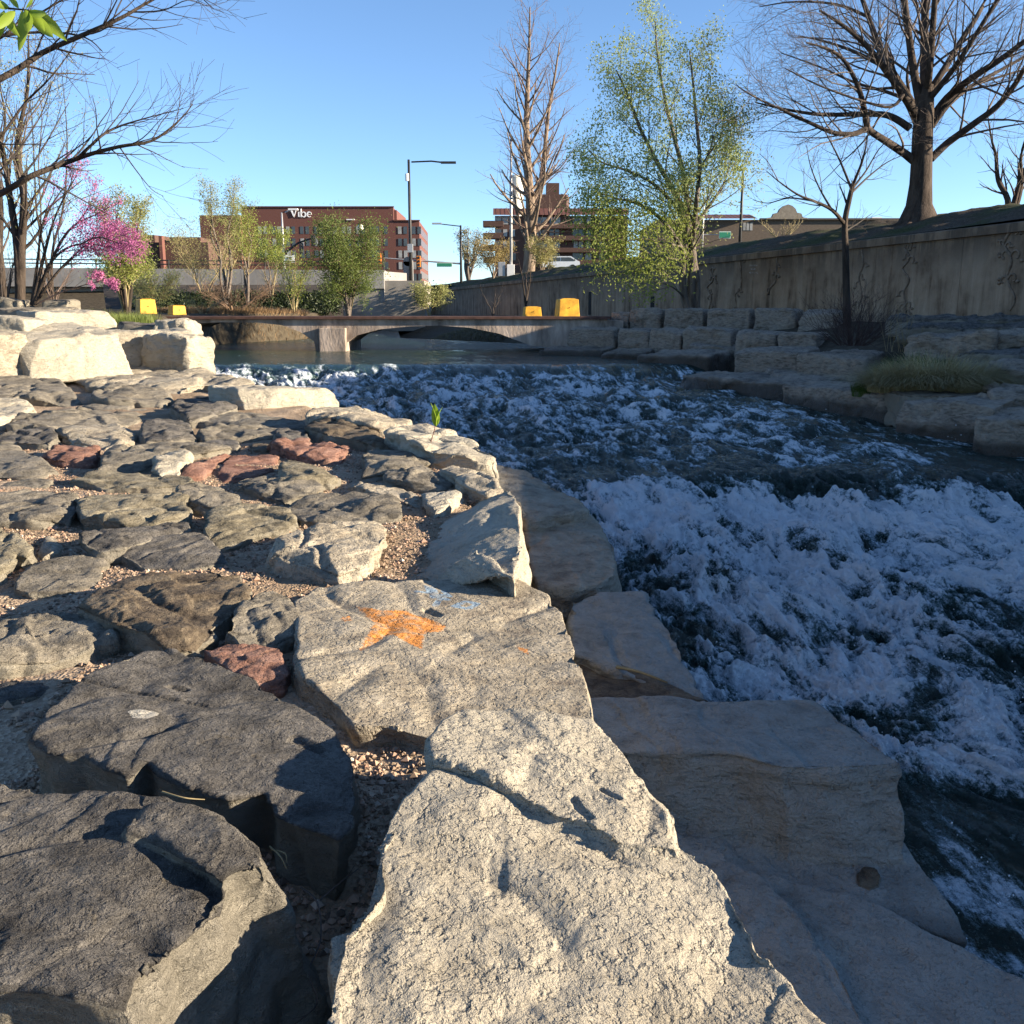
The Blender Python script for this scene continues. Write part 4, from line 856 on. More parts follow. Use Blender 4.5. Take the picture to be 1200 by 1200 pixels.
def window(parent, p0, e, w_, h_, mat, nrm, name='window', depth=.12):
    """recessed-looking window: frame part with a pane child, standing on the facade"""
    key = (round(w_, 2), round(h_, 2), mat.name)
    if key not in WCACHE:
        mb = MB(); mb.box((0, -.02, h_/2), (w_, .05, h_)); me = bpy.data.meshes.new('window'); me.from_pydata(mb.v, [], mb.f); me.materials.append(mat); WCACHE[key] = me
    o = bpy.data.objects.new(name, WCACHE[key]); COL.objects.link(o); o.location = p0; o.rotation_euler = (0, 0, math.atan2(e.y, e.x)); bpy.context.view_layer.update() if False else None
    o.parent = parent; o.matrix_parent_inverse = (Matrix.Translation(parent.location) @ parent.rotation_euler.to_matrix().to_4x4()).inverted()
    return o
OB = empty('office_building', (xat(400, 290), 290, 2.4)); tag(OB, 'red brick office block with white rooftop lettering beyond the road bridge', 'building')
Yv = 290.0
X = lambda px, y=Yv: at(px, 250, y).x*1.0
Zr = at(380, 243, Yv).z; Zs = at(475, 259, Yv).z; Zl = at(250, 253, Yv).z
prismZ('main_wall', [(X(283), Yv), (X(461), Yv), (X(461)-1, Yv+34), (X(283), Yv+34)], 2, Zr, BR, OB)
prismZ('stair_tower', [(X(461)-2, Yv+1.5), (X(461)+.8, Yv+1.5), (X(461)+.8, Yv+26), (X(461)-2, Yv+26)], Zs-.2, Zr-.6, BR, OB)
prismZ('east_wing', [(X(461)+.02, Yv+.05), (X(491), Yv+.05), (X(491)-1.2, Yv+43), (X(461), Yv+43)], 2, Zs, BR, OB)
prismZ('west_wing', [(X(236), Yv-2), (X(283), Yv-2), (X(283)-.1, Yv+25), (X(226)-2.0, Yv+25), (X(226), Yv+10)], 2, Zl, BR, OB)
for nm_, x0, x1, zz_, yy_ in (('coping', X(283)-.2, X(461)+.2, Zr, Yv), ('coping', X(461), X(491)+.2, Zs, Yv)):
    mb = MB(); mb.box(((x0+x1)/2, yy_+.1, zz_+.15), (x1-x0, .8, .32)); mb.build(nm_, plain('coping_brick', (.10, .045, .035), .8), OB)
rnd = random.Random(4)
rows = [270, 284, 298, 311.5, 325]
for ri, ry in enumerate(rows):
    zz_ = at(400, ry, Yv).z-1.0; x = X(301); k = 0
    while x < X(489):
        if x < X(452) or x > X(456):
            if ri < 3 or x > X(448): window(OB, Vector((x+.6, Yv-.02, zz_)), Vector((1, 0, 0)), 1.05, 2.1, WIN[rnd.random() < .30], None)
        k += 1; x += 1.62 if k % 2 else 2.5
for ri, ry in enumerate((268, 281, 294, 307, 320)):      # window bands of the sunlit end wall
    z0 = at(491, ry, Yv).z; mb = MB(); dx_ = -1.2/43
    x0 = X(491)
    mb.add([(x0+dx_*3+.03, Yv+3, z0-1.2), (x0+dx_*40+.03, Yv+40, z0-1.2), (x0+dx_*40+.03, Yv+40, z0+.8), (x0+dx_*3+.03, Yv+3, z0+.8)], [(0, 1, 2, 3)])
    mb.build('window_band', plain('bronze_glass', (.10, .055, .04), .3), OB)
# lettering on the parapet: V i b e
mb = MB(); sc_ = (at(346, 250, Yv).x-at(341, 250, Yv).x)/5.0; zb_ = at(350, 254.5, Yv).z; x0 = at(340, 250, Yv).x; yS = Yv-.25
def stroke(pts, wds):
    P_ = [Vector((x0+a_*sc_, 0, zb_+c_*sc_)) for a_, c_ in pts]; n = len(P_); Lf = []; Rt = []
    for i in range(n):
        t_ = (P_[min(i+1, n-1)]-P_[max(i-1, 0)]).normalized(); nn = Vector((-t_.z, 0, t_.x)); w_ = wds[i]*sc_/2 if isinstance(wds, list) else wds*sc_/2
        Lf.append(P_[i]+nn*w_); Rt.append(P_[i]-nn*w_)
    for i in range(n-1):
        q = [Lf[i], Rt[i], Rt[i+1], Lf[i+1]]; mb.add([(v.x, yS, v.z) for v in q]+[(v.x, yS+.2, v.z) for v in q], [(0, 1, 2, 3), (7, 6, 5, 4), (0, 4, 5, 1), (1, 5, 6, 2), (2, 6, 7, 3), (3, 7, 4, 0)])
stroke([(-3.6, 7.4), (-1.2, 7.0), (1.2, 8.6)], [.3, 1.0, .9]); stroke([(1.2, 8.8), (3.0, 4.8), (4.6, 0)], [1.9, 1.9, 1.3]); stroke([(4.4, 0), (6.0, 4.4), (7.4, 8.6)], .8); stroke([(6.3, 8.7), (8.6, 8.7)], .55)
stroke([(10.2, 0), (10.2, 6)], 1.5); stroke([(9.0, .25), (11.4, .25)], .5); stroke([(9.2, 5.8), (10.2, 5.8)], .5); 
stroke([(13.0, 0), (13.0, 9.4)], 1.5); stroke([(12.0, 9.2), (13.0, 9.2)], .5)
stroke([(13.4+2.6+2.2*math.cos(a_), 3+2.75*math.sin(a_)) for a_ in smoothlist(-2.6, 2.6, 14)], [.6]+[.9, 1.1, 1.4, 1.5, 1.6, 1.6, 1.6, 1.5, 1.4, 1.1, .9, .8]+[.6])
stroke([(22.6+2.4*math.cos(a_), 3+2.75*math.sin(a_)) for a_ in smoothlist(.0, 5.5, 18)], [.7, .8, .8, .9, 1.1, 1.3, 1.5, 1.6, 1.6, 1.6, 1.5, 1.4, 1.2, 1.1, 1.0, .9, .7, .5]); stroke([(20.6, 3.1), (24.9, 3.1)], .55)
tag(mb.build('sign_lettering', plain('sign_white', (.80, .80, .80), .5, var=.02), OB), 'white serif letters spelling Vibe')
mb = MB(); q = at(411, 257.4, Yv); mb.box((q.x, Yv-.3, q.z), (2.4, .3, .3)); mb.build('wall_light', WHT, OB)
# low brown buildings left
LB = empty('low_brick_building', (xat(205, 200), 200, 2.4)); tag(LB, 'dark low brick building with one sunlit orange pier at the left behind the road bridge', 'building')
Y2 = 200.; x_ = lambda px: at(px, 290, Y2).x
prismZ('wall', [(x_(150), Y2), (x_(244), Y2), (x_(244), Y2+14), (x_(150), Y2+14)], 2, at(200, 284, Y2).z, BRW, LB)
prismZ('roof_block', [(x_(150), Y2+1), (x_(180), Y2+1), (x_(186), Y2+3), (x_(186), Y2+9), (x_(150), Y2+9)], 2, at(180, 275, Y2).z, BRW, LB)
prismZ('brick_pier', [(x_(190), Y2-1.6), (x_(193.6), Y2-1.6), (x_(193.6), Y2-.1), (x_(190), Y2-.1)], 2, at(200, 277, Y2).z, BR, LB)
prismZ('upper_wall', [(x_(195), Y2+2), (x_(232), Y2+2), (x_(232), Y2+9), (x_(195), Y2+9)], at(200, 285, Y2).z, at(200, 277, Y2).z, BRW, LB)
# stepped brown apartment hotel with balconies
HB = empty('balcony_building', (xat(650, 215), 215, 3)); tag(HB, 'dark brown stepped building with balcony bands behind the tall bare tree', 'building')
Y3 = 215.; X3 = lambda px, y=Y3: at(px, 260, y).x
prismZ('wall', [(X3(580), Y3), (X3(735), Y3), (X3(735), Y3+22), (X3(580), Y3+22)], 2.5, at(650, 253, Y3).z, BRW, HB)
prismZ('penthouse', [(X3(624), Y3+1), (X3(664), Y3+1), (X3(669), Y3+7), (X3(669), Y3+15), (X3(624), Y3+15)], at(650, 256, Y3).z, at(650, 227, Y3).z, BRW, HB)
prismZ('lift_tower', [(X3(641), Y3+4), (X3(656), Y3+4), (X3(656), Y3+9), (X3(641), Y3+9)], at(650, 228, Y3).z, at(650, 211.5, Y3).z, BRW, HB)
mb = MB(); z0, z1 = at(650, 252.4, Y3).z, at(650, 243.8, Y3).z; x = X3(582); ROOFM = plain('seamed_roof', (.13, .06, .05), .6, var=.2, metal=.1)
mb.add([(X3(578), Y3-1.0, z0), (X3(736), Y3-1.0, z0), (X3(736), Y3+.6, z1), (X3(578), Y3+.6, z1)], [(0, 1, 2, 3)])
while x < X3(735):
    mb.add([(x, Y3-1.08, z0), (x+.14, Y3-1.08, z0), (x+.14, Y3+.52, z1+.05), (x, Y3+.52, z1+.05)], [(0, 1, 2, 3)]); x += .95
mb.build('mansard_roof', ROOFM, HB)
for ry in (260, 274, 288, 302):
    z_ = at(650, ry, Y3).z
    mb = MB(); mb.box(((X3(626)+X3(735))/2, Y3-.7, z_-1.0), (X3(735)-X3(626), 1.4, 1.0)); mb.box(((X3(566)+X3(590))/2, Y3+1.2, z_-1.0+.6), (X3(590)-X3(566), 3.0, 1.25)); mb.build('balcony', BRW, HB, bevel=.1)
    for px in (584, 592, 601, 632, 638, 646.5, 653, 675, 681, 690, 706):
        window(HB, Vector((X3(px), Y3-.02, z_-.55)), Vector((1, 0, 0)), rnd.choice((.9, 1.3)), 1.5, WIN[rnd.random() < .55], None)
# white cylinder tower
TW = empty('white_tower', (at(605, 240, 330).x, 330, 3)); tag(TW, 'white round tank tower peeking over the stepped building', 'tower')
q = at(605, 248, 330); r_w = (at(613, 240, 330).x-at(597, 240, 330).x)/2; zt_ = at(605, 205, 330).z
CR = plain('cream_paint', (.68, .65, .55), .6, var=.06)
mb = MB(); mb.tube([(q.x, 330, 2.5), (q.x, 330, zt_-1)], r_w, 24); mb.build('shaft', CR, TW, smooth=False); mb = MB(); mb.tube([(q.x, 330, zt_-.98), (q.x, 330, zt_-.3), (q.x, 330, zt_)], [r_w*1.06, r_w*1.0, r_w*.3], 24); mb.build('cap', CR, TW)
# long low building with the curved pediment
GB = empty('station_building', (xat(900, 120), 120, 3)); tag(GB, 'long low tan building with a curved stepped pediment behind the hillside', 'building')
Y4 = 120.; X4 = lambda px, y=Y4: at(px, 270, y).x; Z4 = lambda py: at(900, py, Y4).z
prismZ('wall', [(X4(770), Y4), (X4(1062), Y4), (X4(1062), Y4+16), (X4(770), Y4+16)], 2.5, Z4(257.5), TANB, GB)
mb = MB(); mb.box(((X4(892)+X4(1062))/2, Y4-.05, Z4(257)), (X4(1062)-X4(892)+.5, .5, .22)); mb.build('cornice', plain('dark_cornice', (.06, .045, .035), .7), GB)
mb = MB(); x0, x1 = X4(808), X4(885); mb.add([(x0, Y4-1, Z4(257)), (x1, Y4-1, Z4(257)), (x1, Y4+3, Z4(248.5)), (x0, Y4+3, Z4(248.5))], [(0, 1, 2, 3)])
x = x0
while x < x1: mb.add([(x, Y4-1.06, Z4(257)), (x+.1, Y4-1.06, Z4(257)), (x+.1, Y4+2.94, Z4(248.3)), (x, Y4+2.94, Z4(248.3))], [(0, 1, 2, 3)]); x += .55
mb.build('seamed_roof', ROOFM, GB)
pf = [(896, 257), (898, 255.5), (903, 255), (905, 250.5), (910, 249.5), (912, 245), (916, 241.5), (921, 239.8), (926, 241.5), (930, 245), (932, 249.5), (937, 250.5), (939, 255), (944, 255.5), (946, 257)]
mb = MB(); n = len(pf); mb.add([(X4(a_), Y4-.35, Z4(c_)) for a_, c_ in pf]+[(X4(a_), Y4+.35, Z4(c_)) for a_, c_ in pf], [tuple(range(n)), tuple(range(n, 2*n))[::-1]]+[(i, n+i, n+(i+1) % n, (i+1) % n) for i in range(n)]); mb.build('pediment', plain('pediment_stone', (.22, .19, .15), .85, var=.2), GB)
for px in (872, 876, 880): window(GB, Vector((X4(px), Y4-.02, Z4(270))), Vector((1, 0, 0)), .32, .9, WIN[1], None)
mb = MB(); mb.box((X4(1032), Y4+2, Z4(255.6)), (1.2, 1, .5)); mb.build('roof_unit', WHT, GB)

# ---------------------------------------------------------------- street furniture
def pole_thing(name, label, cat, px, pyb, pyt, y, r0, mat, group=None):
    b_ = at(px, pyb, y); t_ = at(px, pyt, y); T = empty(name, (b_.x, y, b_.z)); tag(T, label, cat, group)
    mb = MB(); mb.tube([(b_.x, y, b_.z-1.5), (b_.x, y, b_.z+(t_.z-b_.z)*.5), (b_.x, y, t_.z)], [r0, r0*.8, r0*.6], 8); mb.build('pole', mat, T, smooth=True); return T, b_, t_
T, b_, t_ = pole_thing('street_lamp', 'tallest street lamp with one long arm pointing right over the road', 'street lamp', 482, 335, 187, 66, .13, MET)
mb = MB(); e_ = at(529, 190.5, 66); mb.tube([(t_.x, 66, t_.z-.15), ((t_.x+e_.x)/2, 66, t_.z-.1), (e_.x-.5, 66, e_.z)], .055, 6); mb.build('arm', MET, T)
mb = MB(); mb.box((e_.x-.2, 66, e_.z), (1.0, .3, .12)); mb.build('lamp_head', MET, T); mb = MB(); mb.tube([(t_.x-.3, 65.9, t_.z-.9), (t_.x-.3, 65.9, t_.z-1.35)], .12, 8); mb.build('camera_dome', WHT, T); mb = MB(); q = at(481, 291, 66); mb.box((q.x, 65.9, q.z), (.35, .3, .55)); mb.build('control_box', GALV, T)
T, b_, t_ = pole_thing('street_lamp', 'dark street lamp with left arm and signal mast by the olive-tinged tree', 'street lamp', 540.5, 330, 264, 93, .14, MET)
mb = MB(); e_ = at(512, 262, 93); mb.tube([(t_.x, 93, t_.z-.1), (e_.x, 93, e_.z)], .05, 6); mb.build('arm', MET, T); mb = MB(); mb.box((e_.x, 93, e_.z), (.9, .3, .14)); mb.build('lamp_head', GALV, T)
mb = MB(); a = at(540, 309, 93); c = at(450, 302.5, 93); mb.tube([(a.x, 93, a.z), (c.x, 93, c.z)], [.1, .06], 6); mb.build('mast_arm', GALV, T)
GRN = plain('sign_green', (.03, .22, .13), .5, var=.05); ORG = plain('signal_orange', (.62, .20, .03), .5, var=.1); GRNW = plain('sign_border', (.6, .68, .62), .5, var=.02)
def signplate(parent, px0, py0, px1, py1, y, name='street_sign'):
    a = at(px0, py1, y); c = at(px1, py0, y); mb = MB(); mb.box(((a.x+c.x)/2, y-.12, (a.z+c.z)/2), (c.x-a.x, .04, c.z-a.z)); o = mb.build(name, GRNW, parent)
    mb = MB(); mb.box(((a.x+c.x)/2, y-.145, (a.z+c.z)/2), ((c.x-a.x)*.94, .03, (c.z-a.z)*.8)); o2 = mb.build('sign_face', GRN, None); adopt(o2, parent)
signplate(T, 512, 308, 530, 312.8, 93)
def signal(px, pyt, pyb, y, parent, mat):
    a = at(px, pyb, y); c = at(px, pyt, y); h = c.z-a.z; mb = MB(); mb.box((a.x, y-.15, (a.z+c.z)/2), (h*.36, .3, h)); mb.build('traffic_signal', mat, parent, bevel=.02)
    mb = MB()
    for k in range(3): z_ = a.z+h*(.18+.32*k); mb.tube([(a.x, y-.32, z_), (a.x, y-.5, z_)], h*.12, 10)
    mb.build('signal_lens', MET, parent)
signal(491, 300, 313, 93, T, ORG); signal(445, 297, 309, 93, T, ORG)
T, b_, t_ = pole_thing('street_lamp', 'thin street lamp with curved signal mast before the lettered building', 'street lamp', 333.5, 320, 249, 74, .1, GALV)
mb = MB(); a = at(334, 296, 74); c = at(366, 279, 74); mb.tube([(a.x, 74, a.z), ((a.x*.5+c.x*.5), 74, a.z*.42+c.z*.58+.1), (c.x, 74, c.z)], [.1, .08, .06], 6); mb.build('mast_arm', MET, T); signal(368, 276, 289, 74, T, MET); signal(354, 285, 297, 74, T, MET)
mb = MB(); a = at(334, 249, 74); c = at(342, 247, 74); mb.tube([(a.x, 74, a.z), (c.x, 74, c.z+.1)], .05, 6); mb.build('arm', GALV, T); mb = MB(); mb.box((c.x+.1, 74, c.z+.1), (.7, .3, .12)); mb.build('lamp_head', WHT, T)
mb = MB(); a = at(334, 307.5, 73.5); c = at(345, 299, 73.5); mb.box(((a.x+c.x)/2, 73.5, (a.z+c.z)/2), (c.x-a.x, .05, c.z-a.z)); PW2 = mb.build('road_sign', WHT, T)
mb = MB(); zc = (a.z+c.z)/2; 
for (u0, v0, u1, v1) in ((.22, .3, .3, .75), (.22, .68, .5, .75), (.45, .45, .53, .75), (.6, .3, .68, .75), (.6, .68, .85, .75)): mb.box((a.x+(c.x-a.x)*(u0+u1)/2, 73.46, a.z+(c.z-a.z)*(v0+v1)/2), ((c.x-a.x)*(u1-u0), .02, (c.z-a.z)*(v1-v0)))
o = mb.build('sign_mark', MET, None); adopt(o, T)
T, b_, t_ = pole_thing('globe_lamp', 'short lamp post with a cream globe above the willow', 'globe lamp', 422.5, 320, 269, 70, .07, MET)
bm = bmesh.new(); bmesh.ops.create_uvsphere(bm, u_segments=16, v_segments=10, radius=.22, matrix=Matrix.Translation((t_.x, 70, t_.z+.15))); me = bpy.data.meshes.new('g'); bm.to_mesh(me); bm.free(); me.materials.append(CR); o = bpy.data.objects.new('globe', me); COL.objects.link(o); adopt(o, T)
T, b_, t_ = pole_thing('flagpole', 'tall pale flagpole with a square base beside the tall bare tree', 'flagpole', 599, 326, 165, 78, .125, GALV); mb = MB(); q = at(598.5, 318, 78); mb.box((q.x, 78, q.z+.05), (.62, .62, .95)); mb.build('base', WHT, T, bevel=.03); mb = MB(); mb.tube([(t_.x, 78, t_.z), (t_.x, 78, t_.z+.18)], [.12, .04], 8); mb.build('finial', GALV, T)
T, b_, t_ = pole_thing('utility_post', 'dark square post on the hill crest right of the leafy tree', 'post', 867, 284, 200, 56, .10, MET); mb = MB(); mb.box((t_.x, 56, t_.z+.05), (.26, .26, .12)); mb.build('cap', MET, T)
T, b_, t_ = pole_thing('sign_post', 'slim post with a tilted green street sign on the hill crest', 'sign', 823, 290, 222, 58, .05, GALV); 
signplate(T, 842, 271.5, 856, 279.5, 58); mb = MB(); a = at(824, 275, 58); c = at(842, 275, 58); mb.tube([(a.x, 58, a.z), (c.x, 58, c.z)], .03, 6); mb.build('bracket', GALV, T)
T, b_, t_ = pole_thing('metal_cabinet', 'grey utility cabinet beside the flagpole base', 'cabinet', 588, 320, 311, 78, .04, MET); mb = MB(); mb.box((b_.x, 78, b_.z+.3), (.56, .5, 1.1)); mb.build('housing', GALV, T, bevel=.03)
# parked white car over the crest
cy = 118.; cb = at(655, 317, cy); T = empty('parked_car', (cb.x+.2, cy, cb.z)); tag(T, 'white car parked behind the hill crest, only its roof and windows showing', 'car'); 
ca = [(-2.2, .35), (-2.2, .95), (-1.75, 1.02), (-1.0, 1.5), (-.6, 1.62), (1.2, 1.62), (2.0, 1.1), (2.25, 1.0), (2.3, .35)]
def carprism(prof, w_, mat, name, oy=0): 
    mb = MB(); n = len(prof); q0 = T.location; mb.add([(q0.x+a_, cy-w_/2+oy, q0.z+c_) for a_, c_ in prof]+[(q0.x+a_, cy+w_/2+oy, q0.z+c_) for a_, c_ in prof], [tuple(range(n)), tuple(range(n, 2*n))[::-1]]+[(i, n+i, n+(i+1) % n, (i+1) % n) for i in range(n)]); return mb.build(name, mat, T)
CAR = plain('car_paint', (.62, .64, .66), .3, var=.03, spec=.5); carprism(ca, 1.8, CAR, 'body'); carprism([(-1.55, 1.03), (-.95, 1.44), (-.1, 1.5), (-.1, 1.05)], .02, GLS, 'side_window', -.91); carprism([(0, 1.05), (0, 1.5), (1.1, 1.5), (1.75, 1.12), (1.6, 1.05)], .02, GLS, 'side_window', -.91)
for wx_ in (-1.35, 1.4): mb = MB(); mb.tube([(T.location.x+wx_, cy-.92, cb.z+.34), (T.location.x+wx_, cy-.72, cb.z+.34)], .34, 16); w__ = mb.build('wheel', MET, T)
# ---------------------------------------------------------------- trees and plants
def bark(name, a, c, sc_=7): return plain(name, a, .92, c2=c, scale=sc_, bmp=.03, stretch=(1, 1, .25), spec=.15)
BK_BIG = bark('big_bark', (.072, .055, .044), (.030, .023, .019), 6); BK_GR = bark('grey_bark', (.15, .125, .105), (.07, .058, .05)); BK_TAN = bark('tan_bark', (.23, .175, .13), (.10, .075, .055), 5); BK_DK = bark('dark_bark', (.060, .046, .036), (.028, .022, .018))
TWR = plain('reddish_twigs', (.14, .10, .08), .9, var=.25); TWG = plain('grey_twigs', (.10, .08, .068), .9, var=.25); TWY = plain('yellow_twigs', (.26, .21, .11), .9, var=.25)

def tubes(polys, nmin=3):
    """many tapered polylines -> one vertex/face set; polys: list of (pts (k,3), radii (k,))"""
    VV, FF, base = [], [], 0; groups = {}
    for pts, rad in polys:
        n = 3 if rad[0] < .02 else 5 if rad[0] < .06 else 9 if rad[0] < .15 else 16
        groups.setdefault((len(pts), n), []).append((pts, rad))
    for (k, n), lst in groups.items():
        P_ = np.array([a for a, _ in lst]); R = np.array([r for _, r in lst]); T_ = np.gradient(P_, axis=1); T_ /= np.linalg.norm(T_, axis=2, keepdims=True)+1e-9
        ref = np.where(np.abs(T_[..., 2:3]) > .9, np.array([1., 0, 0]), np.array([0, 0, 1.])); A_ = np.cross(T_, ref); A_ /= np.linalg.norm(A_, axis=2, keepdims=True)+1e-9; B_ = np.cross(T_, A_)
        an = np.arange(n)*2*math.pi/n
        V_ = P_[:, :, None]+(A_[:, :, None]*np.cos(an)[None, None, :, None]+B_[:, :, None]*np.sin(an)[None, None, :, None])*R[:, :, None, None]
        m_ = len(lst); VV.append(V_.reshape(-1, 3)); i = np.arange(k-1)[:, None]*n+np.arange(n)[None]; j = np.arange(k-1)[:, None]*n+(np.arange(n)[None]+1) % n
        f = np.stack([i, j, j+n, i+n], -1).reshape(-1, 4); FF.append((f[None]+(base+np.arange(m_)*k*n)[:, None, None]).reshape(-1, 4)); base += m_*k*n
    return np.concatenate(VV), np.concatenate(FF)
class Grow:
    def __init__(s, seed, **k):
        s.r = random.Random(seed); s.polys = []; s.tips = []; s.k = dict(ratio=.62, ang=(30, 60), up=.15, wander=.12, dens=(5, 4, 4, 3), maxl=3, rmin=.004, rr=.5, taper=.25); s.k.update(k)
    def perp(s, d, az):
        a = d.cross(Vector((0, 0, 1))); a = a if a.length > .15 else d.cross(Vector((1, 0, 0))); a.normalize(); b_ = d.cross(a); return a*math.cos(az)+b_*math.sin(az)
    def path(s, pts, r0, r1, lvl=0, kids=None, t0=.25, klen=None):
        """a given limb; pts Vectors"""
        P_ = []; n = len(pts)
        for i in range(n-1):
            p0 = pts[max(i-1, 0)]; p1 = pts[i]; p2 = pts[i+1]; p3 = pts[min(i+2, n-1)]
            for j in range(4):
                t = j/4; P_.append(.5*((2*p1)+(p2-p0)*t+(2*p0-5*p1+4*p2-p3)*t*t+(3*p1-p0-3*p2+p3)*t**3))
        P_.append(pts[-1]); m_ = len(P_); rad = [r0+(r1-r0)*i/(m_-1) for i in range(m_)]
        s.polys.append((np.array([p[:] for p in P_]), np.array(rad)))
        Ltot = sum((P_[i+1]-P_[i]).length for i in range(m_-1)); kids = s.k['dens'][0] if kids is None else kids; klen = klen or Ltot*.45; off = s.r.random()*6
        for q in range(kids):
            t = t0+(1-t0)*(q+s.r.random())/max(kids, 1); i = min(int(t*(m_-1)), m_-2); d = (P_[i+1]-P_[i]).normalized()
            an = math.radians(s.r.uniform(*s.k['ang'])); dd = d*math.cos(an)+s.perp(d, off+q*2.4+s.r.uniform(-.5, .5))*math.sin(an)
            s.grow(P_[i], dd, klen*(1.15-.6*t)*s.r.uniform(.7, 1.2), max(rad[i]*s.k['rr'], s.k['rmin']), lvl+1)
        if r1 < .05: s.tips.append(P_[-1])
    def grow(s, p, d, Ln, r, lvl):
        k = s.k; n = 6 if lvl < k['maxl'] else 4; pts = [p.copy()]; d = d.normalized(); st = Ln/n; rad = [r]
        for i in range(n):
            w_ = k['wander']; d = (d+Vector((s.r.uniform(-w_, w_), s.r.uniform(-w_, w_), s.r.uniform(-w_, w_)+k['up']*.35))).normalized(); p = p+d*st; pts.append(p.copy()); rad.append(max(r*(1-(1-k['taper'])*(i+1)/n), k['rmin']*.7))
        s.polys.append((np.array([q[:] for q in pts]), np.array(rad)))
        if lvl >= k['maxl']:
            s.tips += pts[1:]; return
        nk = k['dens'][min(lvl, len(k['dens'])-1)]; off = s.r.random()*6
        for q in range(nk):
            t = .15+.85*(q+s.r.random()*.8)/nk; i = min(int(t*n), n-1); dd0 = (pts[i+1]-pts[i]).normalized(); an = math.radians(s.r.uniform(*k['ang']))
            dd = dd0*math.cos(an)+s.perp(dd0, off+q*2.4+s.r.uniform(-.6, .6))*math.sin(an)
            s.grow(pts[i].lerp(pts[i+1], .5), dd, Ln*k['ratio']*(1.2-.5*t)*s.r.uniform(.75, 1.15), max(rad[i]*k['rr'], k['rmin']), lvl+1)
        s.tips.append(pts[-1])
def leaves(tips, n, size, spread, seed, droop=.3, asp=.45):
    rg = np.random.default_rng(seed); T_ = np.array([t[:] for t in tips]); c = T_[rg.integers(0, len(T_), n)]+rg.normal(0, spread, (n, 3))
    d = rg.normal(0, 1, (n, 3)); d[:, 2] -= droop; d /= np.linalg.norm(d, axis=1)[:, None]; q = rg.normal(0, 1, (n, 3)); s_ = np.cross(d, q); s_ /= np.linalg.norm(s_, axis=1)[:, None]
    sz = size*rg.uniform(.6, 1.4, n)[:, None]; nn = np.cross(d, s_)
    V_ = np.stack([c, c+d*sz*.5+s_*sz*asp*.5+nn*sz*.1, c+d*sz, c+d*sz*.5-s_*sz*asp*.5+nn*sz*.1], 1)
    return V_.reshape(-1, 3), np.arange(4*n).reshape(n, 4)
def finish(T, g, split, mt, mtw, leafspec=None):
    big = [p for p in g.polys if p[1][0] >= split]; small = [p for p in g.polys if p[1][0] < split]; iv = np.array(T.location)
    if big:
        V_, F_ = tubes(big); link('trunk', npmesh('trunk', V_-iv, F_), mt, T)
    if small:
        V_, F_ = tubes(small); link('branches', npmesh('branches', V_-iv, F_), mtw, T)
    for (nm, n, size, spread, mat, sel, kw) in (leafspec or []):
        tp = [t for t in g.tips if sel(t)]
        if tp:
            V_, F_ = leaves(tp, n, size, spread, len(tp) % 97, **kw); link(nm, npmesh(nm, V_-iv, F_, smooth=False), mat, T)
def tree(name, label, cat, px, py, y, group=None, z=None):
    b_ = at(px, py, y); T = empty(name, (b_.x, y, b_.z if z is None else z)); tag(T, label, cat, group); return T, b_
def pp(lst, y, jit=0, seed=0):
    rnd = random.Random(seed); out = []; yy_ = y
    for i, q in enumerate(lst):
        yy_ = q[2] if len(q) > 2 else y+(rnd.uniform(-jit, jit) if i else 0); out.append(at(q[0], q[1], yy_))
    return out

# 1 big bare tree on the crest
T, b_ = tree('bare_tree', 'huge spreading leafless tree with a thick flared trunk on the hillside crest', 'tree', 1078, 256, 31.8)
g = Grow(11, ratio=.66, ang=(22, 55), up=.06, wander=.17, dens=(8, 5, 4, 4), maxl=4, rmin=.0042, rr=.38)
Y0 = 31.8
tr = [(1074, 275), (1076, 262), (1077, 240), (1079, 215), (1080, 190), (1081, 160), (1083, 130), (1086, 100)]; P_ = pp(tr, Y0); rads = [.92, .66, .40, .34, .32, .31, .29, .22]
pts = []; rr_ = []
for i in range(len(P_)-1):
    for j in range(3): pts.append(P_[i].lerp(P_[i+1], j/3)); rr_.append(rads[i]+(rads[i+1]-rads[i])*j/3)
pts.append(P_[-1]); rr_.append(rads[-1]); g.polys.append((np.array([q[:] for q in pts]), np.array(rr_)))
for rt in ([(1064, 262), (1052, 266), (1038, 270), (1020, 276)], [(1070, 262), (1062, 268, 31.0), (1052, 275, 30.2)], [(1090, 258), (1100, 264, 31.2), (1112, 268, 30.6)], [(1078, 262), (1082, 272, 30.6), (1084, 280, 29.8)]): g.path(pp(rt, 31.7), .20, .03, 9, kids=0)
